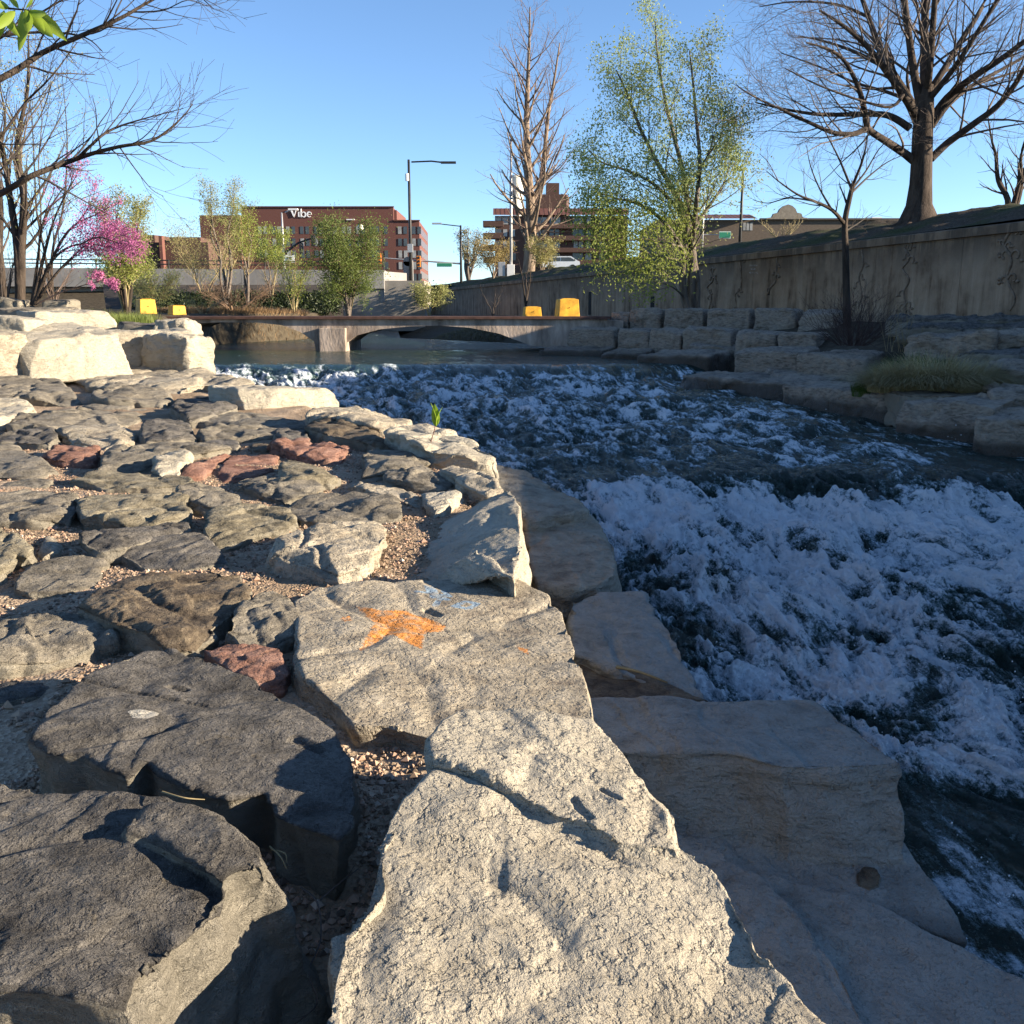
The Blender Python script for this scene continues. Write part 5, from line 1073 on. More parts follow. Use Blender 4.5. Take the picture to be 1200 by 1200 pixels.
limbs = [([(1076, 192), (1060, 180), (1042, 168, 31.2), (1022, 155, 30.8), (1016, 148, 30.6)], .17, .12, 4), ([(1016, 148, 30.6), (1012, 125, 30.3), (1005, 100, 30.0), (990, 72, 29.7), (972, 58, 29.4), (945, 50, 29)], .12, .03, 12),
 ([(1016, 150, 30.6), (1000, 157, 30.4), (975, 155, 30.2), (945, 142, 30), (915, 128, 29.8), (893, 118, 29.6)], .11, .03, 12), ([(893, 118, 29.6), (870, 105, 29.2), (862, 98)], .04, .01, 6), ([(1066, 150), (1040, 135), (1005, 134, 32.6), (960, 134, 33), (920, 128, 33.4), (885, 120, 33.6)], .14, .03, 14),
 ([(1080, 150), (1066, 120, 32.4), (1045, 85, 33), (1030, 55, 33.5), (1018, 20, 34), (1000, -30, 34.5)], .22, .08, 14), ([(1074, 135), (1058, 110, 31), (1035, 78, 30.6), (1012, 50, 30.3), (985, 28, 30), (960, 12, 30)], .17, .04, 14), ([(1035, 78, 30.6), (1000, 60, 31.5), (965, 48, 32), (935, 42, 32.4)], .08, .02, 9),
 ([(1082, 140), (1072, 90), (1066, 50), (1060, 0), (1055, -50)], .17, .10, 10), ([(1085, 110), (1084, 60, 32.5), (1084, 20, 33), (1083, -40, 33)], .22, .12, 10), ([(1086, 110), (1090, 70, 31.2), (1094, 20, 31), (1098, -40, 30.8)], .16, .09, 9),
 ([(1086, 112), (1104, 85), (1125, 50, 32.5), (1150, 10, 33), (1170, -40, 33)], .15, .07, 12), ([(1092, 140), (1110, 115), (1138, 92, 31), (1172, 70, 30.5), (1215, 38, 30), (1260, 10, 30)], .17, .07, 12), ([(1092, 148), (1112, 122), (1140, 100, 32.8), (1180, 78, 33.5), (1230, 50, 34)], .12, .05, 10),
 ([(1091, 186), (1110, 168), (1140, 146, 31.2), (1168, 125, 30.8), (1190, 98, 30.4), (1205, 72, 30), (1230, 30, 30)], .15, .08, 12), ([(1140, 100, 32.8), (1165, 92, 32.8), (1200, 82, 33), (1240, 76, 33)], .06, .03, 6), ([(1086, 120), (1118, 80, 30.8), (1150, 30, 30), (1180, -20, 29.5)], .12, .06, 10), ([(1060, 108, 31), (1045, 125, 30.2), (1010, 118, 29.6), (960, 100, 29), (920, 80, 28.6)], .07, .02, 10),
 ([(1066, 118, 32.4), (1040, 108, 33.2), (1000, 96, 33.8), (960, 78, 34.2), (915, 62, 34.4)], .08, .02, 12), ([(1018, 20, 34), (980, 5, 34.5), (930, 2, 34.8), (890, 8, 35)], .07, .02, 10), ([(1060, 0), (1020, -20), (970, -30), (920, -20)], .08, .02, 9)]
for i, (lp, r0, r1, kd) in enumerate(limbs): g.path(pp(lp, Y0), r0*.85, r1*.7, 1, kids=kd, t0=.2, klen=2.6)
for i in range(26):    # tangle of epicormic twigs on the trunk
    q = Vector((at(1080, 150, 31.4).x+random.uniform(-.5, .5), 31.35+random.uniform(-.1, .1), at(1080, random.uniform(125, 170), 31.4).z)); g.grow(q, Vector((random.uniform(-1, 1), -.6, random.uniform(-.6, 1))), .5, .010, 3)
finish(T, g, .05, BK_BIG, TWG)

# 2 small bare tree with the shrub at its foot
T, b_ = tree('young_bare_tree', 'slender dark leafless tree standing in the shrub before the wall', 'tree', 991, 372, 20.5)
g = Grow(5, ratio=.6, ang=(22, 50), up=.18, wander=.10, dens=(6, 4, 3, 2), maxl=3, rmin=.0035, rr=.5)
Yt = 20.5
g.path(pp([(993, 385), (992, 350), (991, 300), (990, 262), (995, 235), (1000, 215)], Yt), .085, .045, 1, kids=3, t0=.7, klen=.7)
for lp, r0, kd in (([(1000, 215), (1010, 190, 20.2), (1016, 165, 20), (1020, 130, 20)], .035, 7), ([(998, 222), (985, 190, 20.8), (970, 160, 21), (955, 130, 21)], .03, 7), ([(989, 262), (975, 246, 20), (955, 236, 19.7), (935, 228, 19.5), (912, 212, 19.4), (898, 200, 19.4)], .045, 8), ([(955, 236, 19.7), (925, 232), (900, 238), (882, 234)], .02, 5),
                   ([(999, 225), (1020, 205, 20.9), (1040, 190, 21), (1058, 182, 21)], .025, 6), ([(975, 246, 20), (960, 220), (950, 195, 20.5), (945, 170)], .025, 6), ([(1000, 220), (1015, 200), (1030, 175), (1048, 158)], .025, 6), ([(912, 212), (900, 190), (890, 180)], .012, 3), ([(992, 270), (1005, 262, 20.7), (1022, 250, 20.9)], .02, 4)): g.path(pp(lp, Yt, .3, kd), r0, .005, 1, kids=kd, t0=.15, klen=.62)
finish(T, g, .03, BK_DK, plain('dark_twigs', (.06, .05, .042), .9))
def shrub(name, label, cat, px, py, y, n, Lr, spread, r, mat, seed, leaf=None, kids=3, group=None, wide=1.0, maxl=2, up=.2):
    T, b_ = tree(name, label, cat, px, py, y, group); g = Grow(seed, ratio=.6, ang=(18, 50), up=up, wander=.16, dens=(3, kids, kids, 2), maxl=maxl, rmin=r*.35, rr=.6); rnd = random.Random(seed)
    for i in range(n):
        a_ = rnd.uniform(0, 6.28); t_ = rnd.uniform(.05, spread); d = Vector((math.cos(a_)*math.sin(t_)*wide, math.sin(a_)*math.sin(t_), math.cos(t_))); g.grow(b_+Vector((math.cos(a_)*rnd.uniform(0, .25)*wide*Lr, math.sin(a_)*rnd.uniform(0, .25)*Lr, -.05)), d, Lr*rnd.uniform(.6, 1.1), r, 0)
    finish(T, g, 9, mat, mat, leaf); return T
DKR = plain('maroon_twigs', (.055, .035, .032), .9); STRAW = plain('straw', (.24, .19, .10), .9, var=.3)
shrub('leafless_shrub', 'dark tangled leafless shrub at the foot of the slender bare tree', 'shrub', 1000, 402, 19.6, 60, 1.0, 1.35, .009, DKR, 21, kids=3, wide=1.25)
# 3 leafing tree in front of the wall
GL1 = leafmat('spring_leaf_grey', (.26, .32, .11), (.42, .47, .18), .5); GL2 = leafmat('spring_leaf_yellow', (.19, .24, .05), (.34, .38, .09), .5); GL3 = leafmat('spring_leaf_pale', (.20, .22, .08), (.36, .36, .14), .45); GL4 = leafmat('willow_leaf', (.08, .12, .03), (.19, .23, .06), .45); PNK = leafmat('redbud_blossom', (.38, .10, .24), (.55, .20, .36), .3); PNK2 = leafmat('redbud_shade_tinted', (.24, .055, .17), (.38, .11, .26), .25)  # PNK2 is the blossom again, with shade put into a darker pink
T, b_ = tree('leafing_tree', 'multi-stemmed tree in fresh small leaves rising in front of the wall', 'tree', 808, 362, 34.5)
g = Grow(31, ratio=.6, ang=(22, 52), up=.16, wander=.13, dens=(8, 5, 4, 3), maxl=3, rmin=.005, rr=.42); Yl = 34.5
for lp, r0, r1, kd in (([(812, 372), (810, 340), (812, 300), (806, 260), (790, 225), (770, 190), (750, 150), (735, 110), (722, 82)], .17, .02, 17), ([(808, 372), (800, 335), (802, 300), (806, 255), (802, 210, 35.5), (790, 160, 36), (778, 110, 36), (770, 60, 36), (768, 25, 36)], .15, .02, 19), ([(816, 372), (817, 330), (812, 290), (816, 240, 33.5), (820, 190, 33), (816, 140, 33), (812, 95, 33), (808, 60, 33)], .13, .02, 15),
                   ([(814, 300), (806, 268), (790, 240), (765, 215, 33.6), (735, 200, 33.2), (705, 190, 33), (690, 175, 33)], .09, .015, 14), ([(815, 262), (832, 240), (848, 215, 35), (856, 190, 35.4)], .07, .015, 11), ([(804, 300), (780, 262, 33.4), (750, 240, 33), (720, 232, 32.6), (700, 225, 32.4)], .08, .015, 12), ([(804, 350), (786, 335, 33.8), (765, 330, 33.5)], .04, .01, 4),
                   ([(788, 225), (760, 170), (742, 130), (740, 100)], .05, .015, 12), ([(818, 200), (838, 170, 34), (850, 150, 34)], .04, .012, 9), ([(802, 290), (780, 285, 33), (750, 280, 32.6), (715, 285, 32.4), (700, 262, 32.4)], .05, .01, 13), ([(800, 305), (770, 300, 33), (745, 292, 32.8)], .04, .01, 9)): g.path(pp(lp, Yl), r0, r1, 1, kids=kd, t0=.24, klen=1.9)
z_y = at(700, 243, 34).z
finish(T, g, .045, BK_GR, TWG, [('foliage', 25000, .092, .19, GL1, lambda t: t.z > z_y-.3 and random.random() < .75, {}), ('sunlit_foliage', 11000, .095, .30, GL2, lambda t: t.z < z_y+.2 and t.x < at(812, 250, 34).x, {}), ('fresh_leaf_tips', 4200, .09, .16, GL3, lambda t: t.x > at(795, 200, 34).x, {})])  # second leaf set puts sunlight on the lower crown into its yellower colour
# 4 tall bare tree behind the wall
T, b_ = tree('tall_bare_tree', 'tall narrow leafless tree with pale sunlit trunk beside the flagpole', 'tree', 618, 322, 76)
g = Grow(41, ratio=.55, ang=(35, 65), up=.28, wander=.12, dens=(20, 7, 5, 3), maxl=4, rmin=.0075, rr=.40); Yb = 76.
g.path(pp([(618, 330), (621, 300), (622, 250), (620, 215), (617, 160), (618, 110), (620, 60), (621, 8)], Yb), .52, .04, 1, kids=44, t0=.16, klen=5.2)
g.path(pp([(622, 262), (632, 225, 76.8), (638, 180, 77), (643, 130, 77), (650, 90, 77), (656, 50, 77)], Yb), .26, .04, 1, kids=24, t0=.12, klen=4.3)
finish(T, g, .09, BK_TAN, TWR)
# 5..: smaller bare trees and bushes
def simple_tree(name, label, px, py, pyt, y, seed, r, mt, mtw, lean=0, nst=3, kids=12, klen=None, leaf=None, maxl=3, spread=.12, cat='tree', group=None, ang=(22, 52), up=.15, rmin=.006, dens=(8, 4, 3, 3), split=.04):
    T, b_ = tree(name, label, cat, px, py, y, group); g = Grow(seed, ratio=.6, ang=ang, up=up, wander=.14, dens=dens, maxl=maxl, rmin=rmin, rr=.45); rnd = random.Random(seed); H = at(px, pyt, y).z-b_.z
    for i in range(nst):
        a_ = i*2.1+rnd.random(); sp = spread*H*(1 if nst > 1 else .1); pts = [b_+Vector((0, 0, -.3))]; 
        for k_ in range(1, 6): t_ = k_/5; pts.append(b_+Vector((lean*H*t_+math.cos(a_)*sp*t_*2+rnd.uniform(-.03, .03)*H, math.sin(a_)*sp*t_*2+rnd.uniform(-.03, .03)*H, H*t_*(.92+.08*rnd.random()))))
        g.path(pts, r*(1-.12*i), r*.1, 1, kids=kids, t0=.2, klen=klen or H*.32)
    finish(T, g, split, mt, mtw, leaf); return T
simple_tree('bare_tree', 'leafless tree at the right edge on the hill crest beyond the huge tree', 1182, 258, 130, 40, 51, .16, BK_DK, TWG, nst=3, kids=11, spread=.16, maxl=3, rmin=.007)
simple_tree('bare_tree', 'twiggy olive-tinged bare tree between the brick office and the flagpole', 549, 325, 272, 95, 52, .22, BK_GR, TWG, nst=4, kids=12, spread=.2, rmin=.014, leaf=[('buds', 2500, .16, .2, leafmat('bud_leaf', (.16, .15, .06), (.26, .22, .10)), lambda t: True, {})])
simple_tree('bare_shrub', 'dark thin bare sapling just above the low right yellow block', 616, 352, 300, 44, 53, .05, BK_DK, plain('sapling_twig', (.05, .04, .035), .9), nst=3, kids=6, spread=.10, maxl=2, cat='sapling')
simple_tree('bare_shrub', 'small bare bush against the wall left of the low right yellow block', 578, 368, 335, 42, 54, .035, BK_DK, plain('bush_twig', (.05, .04, .035), .9), nst=4, kids=5, spread=.28, maxl=2, cat='shrub')
simple_tree('bushy_tree', 'tan budding bush beside the flagpole base', 578, 322, 285, 82, 55, .08, BK_TAN, TWY, nst=6, kids=8, spread=.3, cat='bush', leaf=[('foliage', 4200, .13, .15, leafmat('tan_bud', (.22, .17, .06), (.36, .28, .12)), lambda t: True, {})])
simple_tree('bushy_tree', 'tan budding bush right of the tall bare trunk', 636, 320, 282, 72, 56, .07, BK_TAN, TWY, nst=6, kids=7, spread=.22, cat='bush', leaf=[('foliage', 3200, .13, .15, leafmat('tan_bud_b', (.20, .18, .06), (.33, .30, .12)), lambda t: True, {})])
simple_tree('twiggy_bush', 'pale twiggy bush below the curved pediment', 915, 284, 258, 72, 57, .07, TWY, TWY, nst=9, kids=7, spread=.5, cat='bush', rmin=.010)
simple_tree('willow', 'rounded dark green willow in front of the road bridge', 408, 366, 268, 44, 58, .11, BK_GR, plain('willow_twig', (.12, .10, .05), .9), nst=11, kids=12, spread=.15, klen=1.2, ang=(30, 70), leaf=[('foliage', 19000, .085, .20, GL4, lambda t: t.z > at(400, 335, 44).z, {}), ('lower_foliage', 3500, .08, .16, GL4, lambda t: t.z <= at(400, 335, 44).z, {})])
simple_tree('poplar', 'tall pale green poplar left of the lettered brick building', 264, 352, 216, 48, 59, .09, BK_GR, TWY, nst=4, kids=16, spread=.06, klen=1.1, leaf=[('foliage', 3400, .075, .14, GL3, lambda t: t.z > at(264, 262, 48).z, {}), ('lower_foliage', 1800, .075, .18, GL3, lambda t: random.random() < .5, {})])
simple_tree('young_tree', 'bright green young tree right of the pale poplar', 290, 350, 236, 49, 60, .08, BK_GR, TWY, nst=3, kids=14, spread=.04, klen=.95, leaf=[('foliage', 3600, .08, .16, GL2, lambda t: t.z > at(290, 300, 49).z, {})])
simple_tree('olive_thicket', 'olive-tan twiggy thicket under the pale poplar behind the railing', 240, 348, 268, 54, 61, .05, BK_TAN, TWY, nst=12, kids=9, spread=.28, cat='thicket', klen=1.2, leaf=[('foliage', 4200, .07, .2, leafmat('thicket_leaf', (.20, .19, .06), (.32, .30, .11)), lambda t: True, {})])
simple_tree('young_tree', 'leafy green sapling left of the white road sign', 318, 350, 272, 52, 62, .06, BK_GR, TWY, nst=4, kids=8, spread=.12, klen=.8, leaf=[('foliage', 4200, .09, .14, GL2, lambda t: t.z > at(318, 305, 52).z, {})])
simple_tree('yellow_green_shrub', 'drooping yellow-green shrub below the white road sign', 345, 364, 300, 43, 63, .05, TWY, TWY, nst=7, kids=9, spread=.16, klen=.6, cat='shrub', leaf=[('foliage', 3600, .065, .14, GL2, lambda t: True, {'droop': .8})])
simple_tree('brown_brush', 'tangled brown brush on the far bank behind the left arch', 275, 367, 333, 40, 64, .03, TWR, plain('brush_twig', (.17, .11, .07), .9, var=.3), nst=26, kids=8, spread=.75, cat='brush', klen=.6, maxl=3, rmin=.006, ang=(30, 70))
simple_tree('brown_brush', 'straw-coloured brush right of the low left yellow block', 238, 368, 348, 36, 65, .02, STRAW, STRAW, nst=16, kids=6, spread=.7, cat='brush', klen=.4, maxl=2, ang=(25, 60))
# ivy bank under the road bridge
IVY = leafmat('ivy_leaf', (.013, .02, .009), (.035, .05, .016), .1)
T = empty('ivy_bank', (-14, 50, .2)); tag(T, 'dark ivy-covered bank below the road bridge parapet', 'ivy')
V_, F_ = [], []; rg = np.random.default_rng(8); n = 26000
px_ = rg.uniform(185, 395, n); py_ = rg.uniform(345, 366, n)**1.0; yy_ = rg.uniform(50, 56, n); dd = np.array([at(a_, c_, e_)[:] for a_, c_, e_ in zip(px_, py_, yy_)])
dd[:, 1] = 50+(dd[:, 2]+.3)*2.6+rg.normal(0, .35, n); V_, F_ = leaves([Vector(q) for q in dd], 24000, .16, .12, 5); link('foliage', npmesh('foliage', V_-np.array(T.location), F_, smooth=False), IVY, T)
mb = MB(); mb.add([(xat(120, 50), 50.3, -1), (xat(400, 50), 50.3, -1), (xat(400, 56), 56, 1.5), (xat(120, 56), 56, 1.5)], [(0, 1, 2, 3)]); mb.build('soil_bank', WC, T)
simple_tree('hanging_shrub', 'small yellow-leaved shrub hanging over the far end of the retaining wall', 503, 368, 340, 62, 66, .04, TWY, TWY, nst=5, kids=7, spread=.3, cat='shrub', klen=.9, leaf=[('foliage', 2600, .13, .16, GL3, lambda t: True, {})])

# redbud, green bush, dark-stemmed trees on the left bank
T, b_ = tree('redbud_tree', 'redbud with magenta blossom on arching stems at the left', 'tree', 38, 354, 22.5)
g = Grow(71, ratio=.6, ang=(20, 50), up=.14, wander=.12, dens=(7, 5, 3, 2), maxl=3, rmin=.004, rr=.5); Yr = 22.5
for lp, r0, kd in (([(40, 358), (60, 315), (80, 280), (100, 262), (130, 250), (150, 240)], .05, 9), ([(40, 358), (56, 318), (78, 295), (105, 286), (135, 288), (165, 292)], .045, 13), ([(38, 358), (52, 305), (66, 262), (84, 228), (100, 205)], .05, 10), ([(42, 356), (70, 322), (95, 300), (120, 282), (145, 272)], .04, 14), ([(36, 358), (44, 310), (50, 270), (60, 240), (68, 225)], .04, 7), ([(100, 262), (118, 240), (125, 222)], .02, 8), ([(105, 286, 22), (130, 278, 21.8), (155, 284, 21.6), (172, 286, 21.6)], .02, 10), ([(44, 356), (80, 342), (110, 334), (138, 328)], .02, 7), ([(84, 228), (92, 212), (96, 200)], .012, 6)): g.path(pp([(40+(q_[0]-40)*.84,)+tuple(q_[1:]) for q_ in lp], Yr), r0, .006, 1, kids=kd, t0=.3, klen=.62)
xq = at(80, 280, 22).x
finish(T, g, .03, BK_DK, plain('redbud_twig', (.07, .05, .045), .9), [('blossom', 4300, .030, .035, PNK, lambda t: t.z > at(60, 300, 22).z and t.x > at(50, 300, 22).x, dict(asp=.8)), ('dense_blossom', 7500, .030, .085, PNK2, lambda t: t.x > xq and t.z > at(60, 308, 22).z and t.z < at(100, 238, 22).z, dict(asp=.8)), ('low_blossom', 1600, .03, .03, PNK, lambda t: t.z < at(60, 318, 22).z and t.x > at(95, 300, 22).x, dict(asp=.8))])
simple_tree('green_bush', 'pale green leafing bush just behind the magenta blossom', 148, 364, 236, 27, 72, .07, BK_DK, TWY, nst=7, kids=12, spread=.10, cat='bush', klen=.75, leaf=[('foliage', 13000, .055, .10, GL3, lambda t: t.z > at(150, 345, 27).z, {}), ('lower_foliage', 5000, .055, .12, GL2, lambda t: t.z < at(150, 290, 27).z, {})])
for (px, pt, y, lean, r, sd_, lb, ns, kd) in ((22, 20, 24, .03, .13, 73, 'dark-trunked tree in sparse pale leaf near the left edge', 2, 20), (4, 60, 25.5, -.02, .10, 74, 'dark-stemmed leafless tree cut by the left edge', 3, 12), (62, 60, 29, .05, .05, 75, 'thin budding tree behind the magenta redbud', 3, 14)):
    simple_tree('bank_tree', lb, px, 356, pt, y, sd_, r, BK_DK, TWG, lean=lean, nst=ns, kids=kd, spread=.05, klen=1.9, maxl=3, rmin=.0045, leaf=[('foliage', 2600 if ns < 3 or px > 50 else 500, .055, .10, leafmat('sparse_leaf', (.20, .20, .07), (.34, .33, .13)), lambda t: t.z > 1.2, {})])
simple_tree('tangle_shrub', 'grey tangle of bare stems along the left edge of the bank', 4, 356, 250, 24, 76, .03, BK_DK, TWG, nst=14, kids=7, spread=.16, cat='shrub', klen=.8, rmin=.004)
simple_tree('tangle_shrub', 'low bare tangle between the tree trunks and the redbud', 62, 356, 300, 25.5, 77, .02, TWR, TWR, nst=14, kids=6, spread=.3, cat='shrub', klen=.5, rmin=.004, maxl=2)
simple_tree('tangle_shrub', 'grey-green brush under the pale green bush', 178, 366, 322, 33, 78, .03, TWY, TWY, nst=14, kids=7, spread=.35, cat='shrub', klen=.5, leaf=[('foliage', 4500, .06, .12, GL3, lambda t: True, {})])
# overhanging limbs of a tree rooted out of sight to the left
T = empty('overhanging_tree', (-7.6, 8.5, -1.1)); tag(T, 'leafless tree reaching in from the left edge with two long dark limbs', 'tree')
g = Grow(81, ratio=.66, ang=(18, 48), up=.10, wander=.13, dens=(8, 4, 3, 2), maxl=3, rmin=.002, rr=.5)
g.path([Vector((-7.6, 8.5, -1.4)), Vector((-7.5, 8.5, .5)), Vector((-7.2, 8.5, 2.0)), Vector((-6.9, 8.6, 3.6)), Vector((-6.6, 8.8, 5))], .16, .06, 1, kids=5, t0=.5, klen=1.5)
for lp, r0, r1, kd in (([(-250, 300), (-100, 262), (-10, 232), (40, 205), (96, 184), (140, 172), (178, 165), (208, 143), (226, 122)], .036, .003, 30), ([(90, 186), (112, 165), (135, 150), (165, 140), (215, 127)], .018, .003, 13), ([(-250, 220), (-100, 140), (0, 93), (50, 62), (100, 40), (140, 22), (170, 5), (215, -15), (250, 10)], .034, .003, 28), ([(140, 172), (160, 200), (178, 222), (192, 230)], .007, .002, 5),
                       ([(-200, 100), (-60, 60), (0, 42), (60, 38), (100, 44), (120, 60)], .02, .003, 12), ([(-150, 260), (-40, 190), (0, 160), (30, 120), (60, 90), (90, 50)], .02, .003, 15), ([(-100, 140), (-20, 60), (40, 20), (90, -10)], .02, .004, 12), ([(150, 14), (190, 12), (220, 0), (245, 8)], .008, .002, 7), ([(-120, 250), (-30, 215), (10, 190), (45, 140), (60, 100)], .014, .003, 10)): g.path(pp(lp, 8.3, .25, kd), r0, r1, 1, kids=int(kd*.75), t0=.32, klen=.72)
finish(T, g, .018, BK_DK, plain('limb_twig', (.055, .045, .04), .9))
# bright leaf spray close to the viewer
LT = empty('leafy_twig', (-.92, 1.45, .78)); tag(LT, 'bright green leaf spray hanging in at the top left corner', 'twig')
LFM = leafmat('near_leaf', (.20, .30, .03), (.34, .44, .07), .5)
mb = MB(); base = [at(-60, -10, 1.42), at(-20, 5, 1.42), at(12, 10, 1.42), at(34, 12, 1.42)]; mb.tube(base, [.0022, .0018, .0014, .001], 6); mb.build('stem', BK_DK, LT)
def leafmesh(Ln, W, seed):
    rnd = random.Random(seed); V_ = []; n = 9
    for i in range(n):
        t = i/(n-1); w_ = W*(math.sin(math.pi*t**.8)**.8)*.5+.0001; dr = -.25*Ln*t*t
        for s_, z_ in ((-1, .25), (-.5, .1), (0, 0), (.5, .1), (1, .25)): V_.append((t*Ln, s_*w_*(1+.06*rnd.uniform(-1, 1)), dr+z_*w_))
    F_ = [(i*5+j, i*5+j+1, (i+1)*5+j+1, (i+1)*5+j) for i in range(n-1) for j in range(4)]; return V_, F_
rnd = random.Random(3)
for k_, (px, py, ang, ln) in enumerate([(0, 8, 200, 26), (5, 12, 250, 30), (12, 10, 160, 24), (18, 12, 230, 28), (26, 12, 262, 34), (30, 10, 285, 30), (33, 12, 310, 36), (34, 12, 335, 30), (30, 9, 35, 20), (36, 11, 300, 26), (4, 16, 300, 24), (-6, 14, 270, 26), (36, 12, 325, 38), (22, 10, 120, 16)]):
    o_ = at(px, py, 1.42); V_, F_ = leafmesh(ln/F*1.75, ln/F*1.75*.29, k_); a_ = math.radians(ang); X_ = Vector((math.cos(a_), rnd.uniform(-.5, .3), math.sin(a_))).normalized(); Yv_ = X_.cross(Vector((rnd.uniform(-.5, .5), -1, rnd.uniform(-.3, .5)))).normalized(); Zv_ = X_.cross(Yv_)
    W_ = [(o_+X_*a1_+Yv_*b1_+Zv_*c1_)-LT.location for a1_, b1_, c1_ in V_]
    me = bpy.data.meshes.new('leaf'); me.from_pydata([tuple(q) for q in W_], [], F_); me.polygons.foreach_set('use_smooth', [True]*len(F_)); me.update(); link('leaf', me, LFM, LT)
# sapling sprouting between the stones
b_ = onz(508, 541, -1.24); SPY = b_.y; SP_ = empty('sprout', tuple(b_)); tag(SP_, 'single thin sprout with green leaves folded upright, growing between riverside boulders', 'sprout')
mb = MB(); mb.tube([b_+Vector((0, 0, -.05)), at(506, 527, SPY), at(505, 517, SPY), at(509, 505, SPY), at(510, 498, SPY)], [.006, .0055, .005, .004, .004], 6); mb.build('stem', plain('sprout_stem', (.15, .07, .05), .7), SP_)
for k_, (ang, ln) in enumerate([(92, 27), (84, 24), (95, 20), (88, 28)]):
    o_ = at(511, 500, SPY)+Vector((0, 0, 0)); s_ = ln/F*SPY*1.02; V_, F_ = leafmesh(s_, s_*.36, k_); a_ = math.radians(ang); X_ = Vector((math.cos(a_), rnd.uniform(-.15, .15), math.sin(a_))).normalized(); Yv_ = X_.cross(Vector((math.sin(k_*1.6), -math.cos(k_*1.6), 0))).normalized(); Zv_ = X_.cross(Yv_)
    me = bpy.data.meshes.new('leaf'); me.from_pydata([tuple((o_+X_*a1_+Yv_*b1_+Zv_*c1_)-SP_.location) for a1_, b1_, c1_ in V_], [], F_); me.update(); link('leaf', me, LFM, SP_)
# small twig bud on the stem
mb = MB(); q = at(505, 517, SPY); mb.tube([q, q+Vector((-.02, 0, .02))], [.005, .002], 5); mb.build('bud', plain('bud', (.16, .10, .05), .7), SP_)

# grasses
def grass(name, label, cat, cx, cy_, cz, n, hgt, rx, ry, mat, seed, droop=.6, dirx=0, w_=.006, kind=None):
    rg = np.random.default_rng(seed); a_ = rg.uniform(0, 6.283, n); rr = np.sqrt(rg.random(n)); X0 = cx+np.cos(a_)*rr*rx; Y0_ = cy_+np.sin(a_)*rr*ry; H = hgt*rg.uniform(.5, 1.15, n)*(1-.4*rr)
    az = a_+rg.normal(0, .7, n); dx, dy = np.cos(az)+dirx, np.sin(az); K = 5; V_ = []
    ln = rg.uniform(.3, 1.2, n)*droop
    z0 = cz(X0, Y0_) if callable(cz) else np.full(n, cz)
    for k_ in range(K):
        t = k_/(K-1); x = X0+dx*H*ln*t**1.6; y_ = Y0_+dy*H*ln*t**1.6; z_ = z0+H*(t-.55*ln*t**2.4); wk = w_*(1-t)*.5+.0006
        V_.append(np.stack([x-np.sin(az)*wk, y_+np.cos(az)*wk, z_], -1)); V_.append(np.stack([x+np.sin(az)*wk, y_-np.cos(az)*wk, z_], -1))
    V_ = np.stack(V_, 1); F_ = np.array([(2*k_, 2*k_+1, 2*k_+3, 2*k_+2) for k_ in range(K-1)])[None]+(np.arange(n)*2*K)[:, None, None]
    T = empty(name, (cx, cy_, float(cz(np.array([cx]), np.array([cy_]))[0]) if callable(cz) else cz)); tag(T, label, cat)
    link('blades', npmesh('blades', V_.reshape(-1, 3)-np.array(T.location), F_.reshape(-1, 4), smooth=False), mat, T); return T
DRY = leafmat('dry_grass', (.30, .24, .12), (.48, .40, .21), .3); GRG = leafmat('green_grass', (.06, .10, .02), (.12, .17, .04), .3)
zg_ = at(1082, 452, 15.3).z; gm_ = ring([(1000, 450), (1060, 462), (1110, 464), (1175, 464), (1200, 452), (1180, 442), (1080, 438), (1010, 440)], zg_-.05, (0, 0)); make_stone('soil_mound', 'earthy mound under the dry straw grass on the right bank', 'mound', None, [(gm_, under(gm_, zg_-.6, .0))], 'brown', rough=.6, voxel=.04)
q = at(1082, 452, 15.6)
grass('dry_grass_clump', 'wide drooping clump of dry straw grass on the right bank rocks', 'grass clump', q.x, 15.2, q.z-.07, 8500, .95, 1.05, .42, DRY, 1, droop=1.25, w_=.010)
q = at(1140, 455, 15.0); grass('dry_grass_clump', 'right-hand trailing tuft of the dry grass above the square boulder', 'grass clump', q.x, 14.9, q.z-.10, 2600, .5, .6, .4, DRY, 2, droop=1.1, w_=.009)
q = at(1075, 440, 16.2); grass('green_grass_tuft', 'fresh green grass standing behind the dry straw clump', 'grass clump', q.x, 16.2, q.z-.18, 3000, .66, .8, .35, GRG, 3, droop=.3, w_=.009)
q = at(1015, 452, 15.9); grass('green_grass_tuft', 'small green tuft left of the dry straw clump', 'grass clump', q.x, 15.7, q.z-.16, 1100, .42, .3, .25, GRG, 4, droop=.4, w_=.009)
q = at(1045, 405, 18.8)
T, b_ = tree('dry_weed', 'tall pale dry weed stalks right of the leafless shrub', 'weed', 1056, 412, 18.6); g = Grow(91, ratio=.4, ang=(20, 50), up=.1, wander=.10, dens=(2, 3, 2), maxl=1, rmin=.003)
for i in range(12): g.grow(b_+Vector((random.uniform(-.3, .3), random.uniform(-.1, .1), 0)), Vector((random.uniform(-.8, .3), random.uniform(-.3, .3), 1)), random.uniform(.5, 1.1), .005, 0)
finish(T, g, 9, STRAW, STRAW)
q = at(140, 372, 21); grass('bank_grass', 'bright green grass tufts behind the left block stack by the yellow block', 'grass clump', q.x, 23.2, lambda x, y_: gheight(x, y_)-.02, 7000, .32, 3.0, 1.6, leafmat('sunny_grass', (.10, .15, .03), (.22, .25, .07), .35), 6, droop=.4, w_=.012)
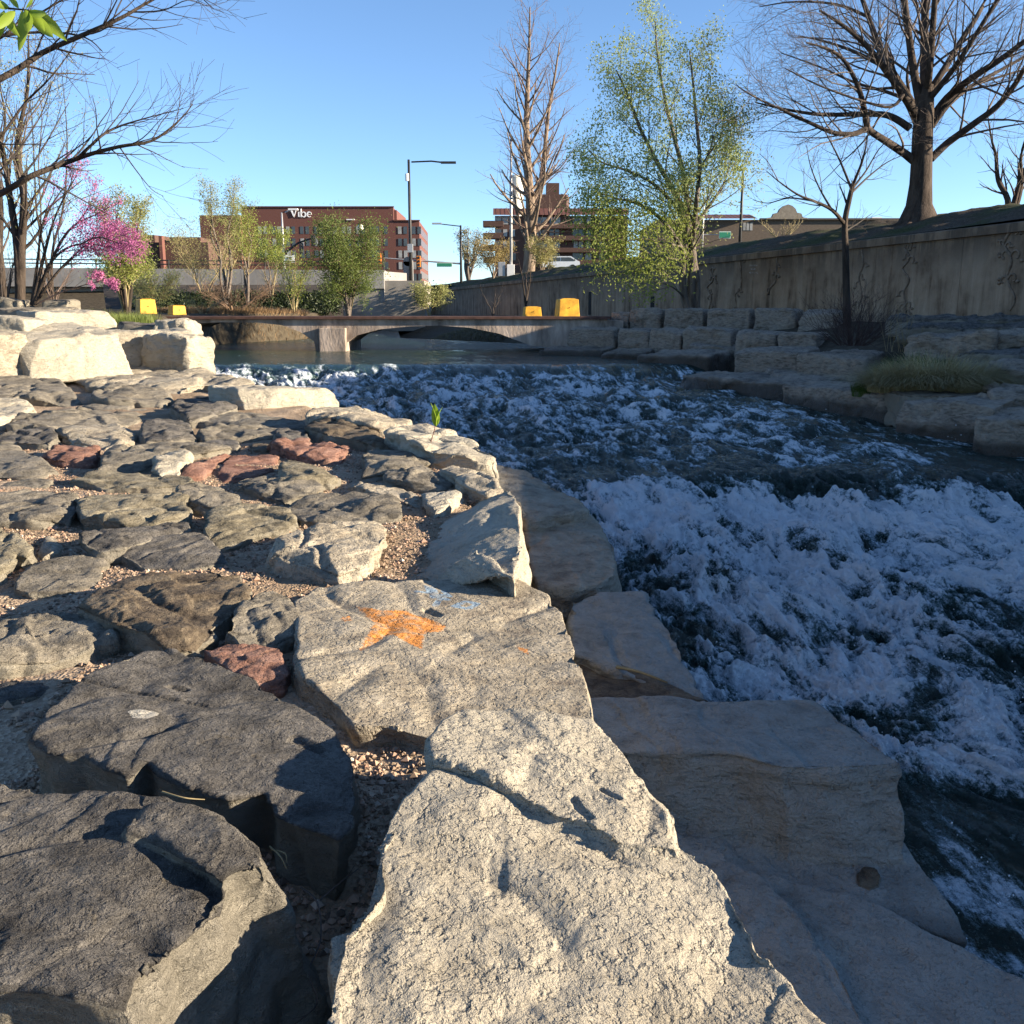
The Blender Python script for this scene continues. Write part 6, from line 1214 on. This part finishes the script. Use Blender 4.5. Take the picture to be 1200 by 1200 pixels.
q = at(20, 360, 24); grass('bank_grass', 'olive weeds around the trunks on the left crest', 'grass clump', q.x, 25.5, lambda x, y_: gheight(x, y_)-.02, 5000, .4, 4.5, 2.0, leafmat('weed_grass', (.09, .11, .035), (.17, .17, .07), .3), 7, droop=.5, w_=.012)
BGR = leafmat('bank_bramble', (.055, .05, .025), (.13, .11, .055), .2)
grass('bank_bramble', 'dark olive bramble on the far right bank seen through the right arch', 'bramble', -3.6, 41, lambda x, y_: gheight(x, y_)-.05, 14000, .36, 3.4, 4.2, BGR, 11, droop=.7, w_=.03)
grass('bank_bramble', 'tawny bramble on the far left bank seen through the left arch', 'bramble', -12.2, 42.5, lambda x, y_: gheight(x, y_)-.05, 12000, .5, 3.6, 5.5, leafmat('tawny_bramble', (.13, .085, .045), (.27, .18, .10), .2), 12, droop=.8, w_=.03)
# turf blades along the skyline of the hill
# dead twigs lying in the crevice between the near stones
for k_, (pts, lb) in enumerate([([(352, 1040), (372, 1058), (376, 1100), (362, 1140), (372, 1175), (345, 1200)], 'long curved dead twig in the shaded gap beside the pale block'), ([(375, 1055), (392, 1040), (420, 1018)], 'short forked dead twig resting in the shaded gap'), ([(190, 928), (215, 935), (240, 937)], 'thin straw lying on top of the bottom left boulder'), ([(316, 992), (328, 1003), (336, 1018)], 'pale dry stem at the tip of the charcoal slab'), ([(318, 996), (334, 1000), (336, 1010)], 'second short dry stem under the charcoal slab tip')]):
    zt_ = -1.22 if k_ in (0, 1) else -.955 if k_ == 2 else -1.16
    q = [onz(a_, c_, zt_+.01*(i % 2)) for i, (a_, c_) in enumerate(pts)]; T = empty('dead_twig', tuple(q[0])); tag(T, lb, 'twig'); g = Grow(95+k_, dens=(2, 1), maxl=2, rmin=.0008); g.path(q, .0026, .0012, 1, kids=2 if k_ < 2 else 0, klen=.05); finish(T, g, 9, STRAW, TWG if k_ < 2 else STRAW)
q = [onz(722, 782, -1.70), onz(750, 788, -1.70), onz(782, 800, -1.70)]; T = empty('driftwood', tuple(q[0])); tag(T, 'pale stick of driftwood on the shaded ledge', 'driftwood'); g = Grow(99, maxl=1); g.path(q, .012, .005, 9, kids=0); finish(T, g, 9, STRAW, STRAW)
# drawn dirt ledge under it
lg = ring([(668, 770), (720, 775), (800, 808), (835, 822), (700, 822), (660, 815)], -1.74, (0, 0)); make_stone('ledge_rock', 'low dirt-covered ledge between the triangular boulder and the step block', 'rock', None, [(lg, under(lg, -2.4, .05))], 'brown', rough=.4, voxel=.012, planes=0)
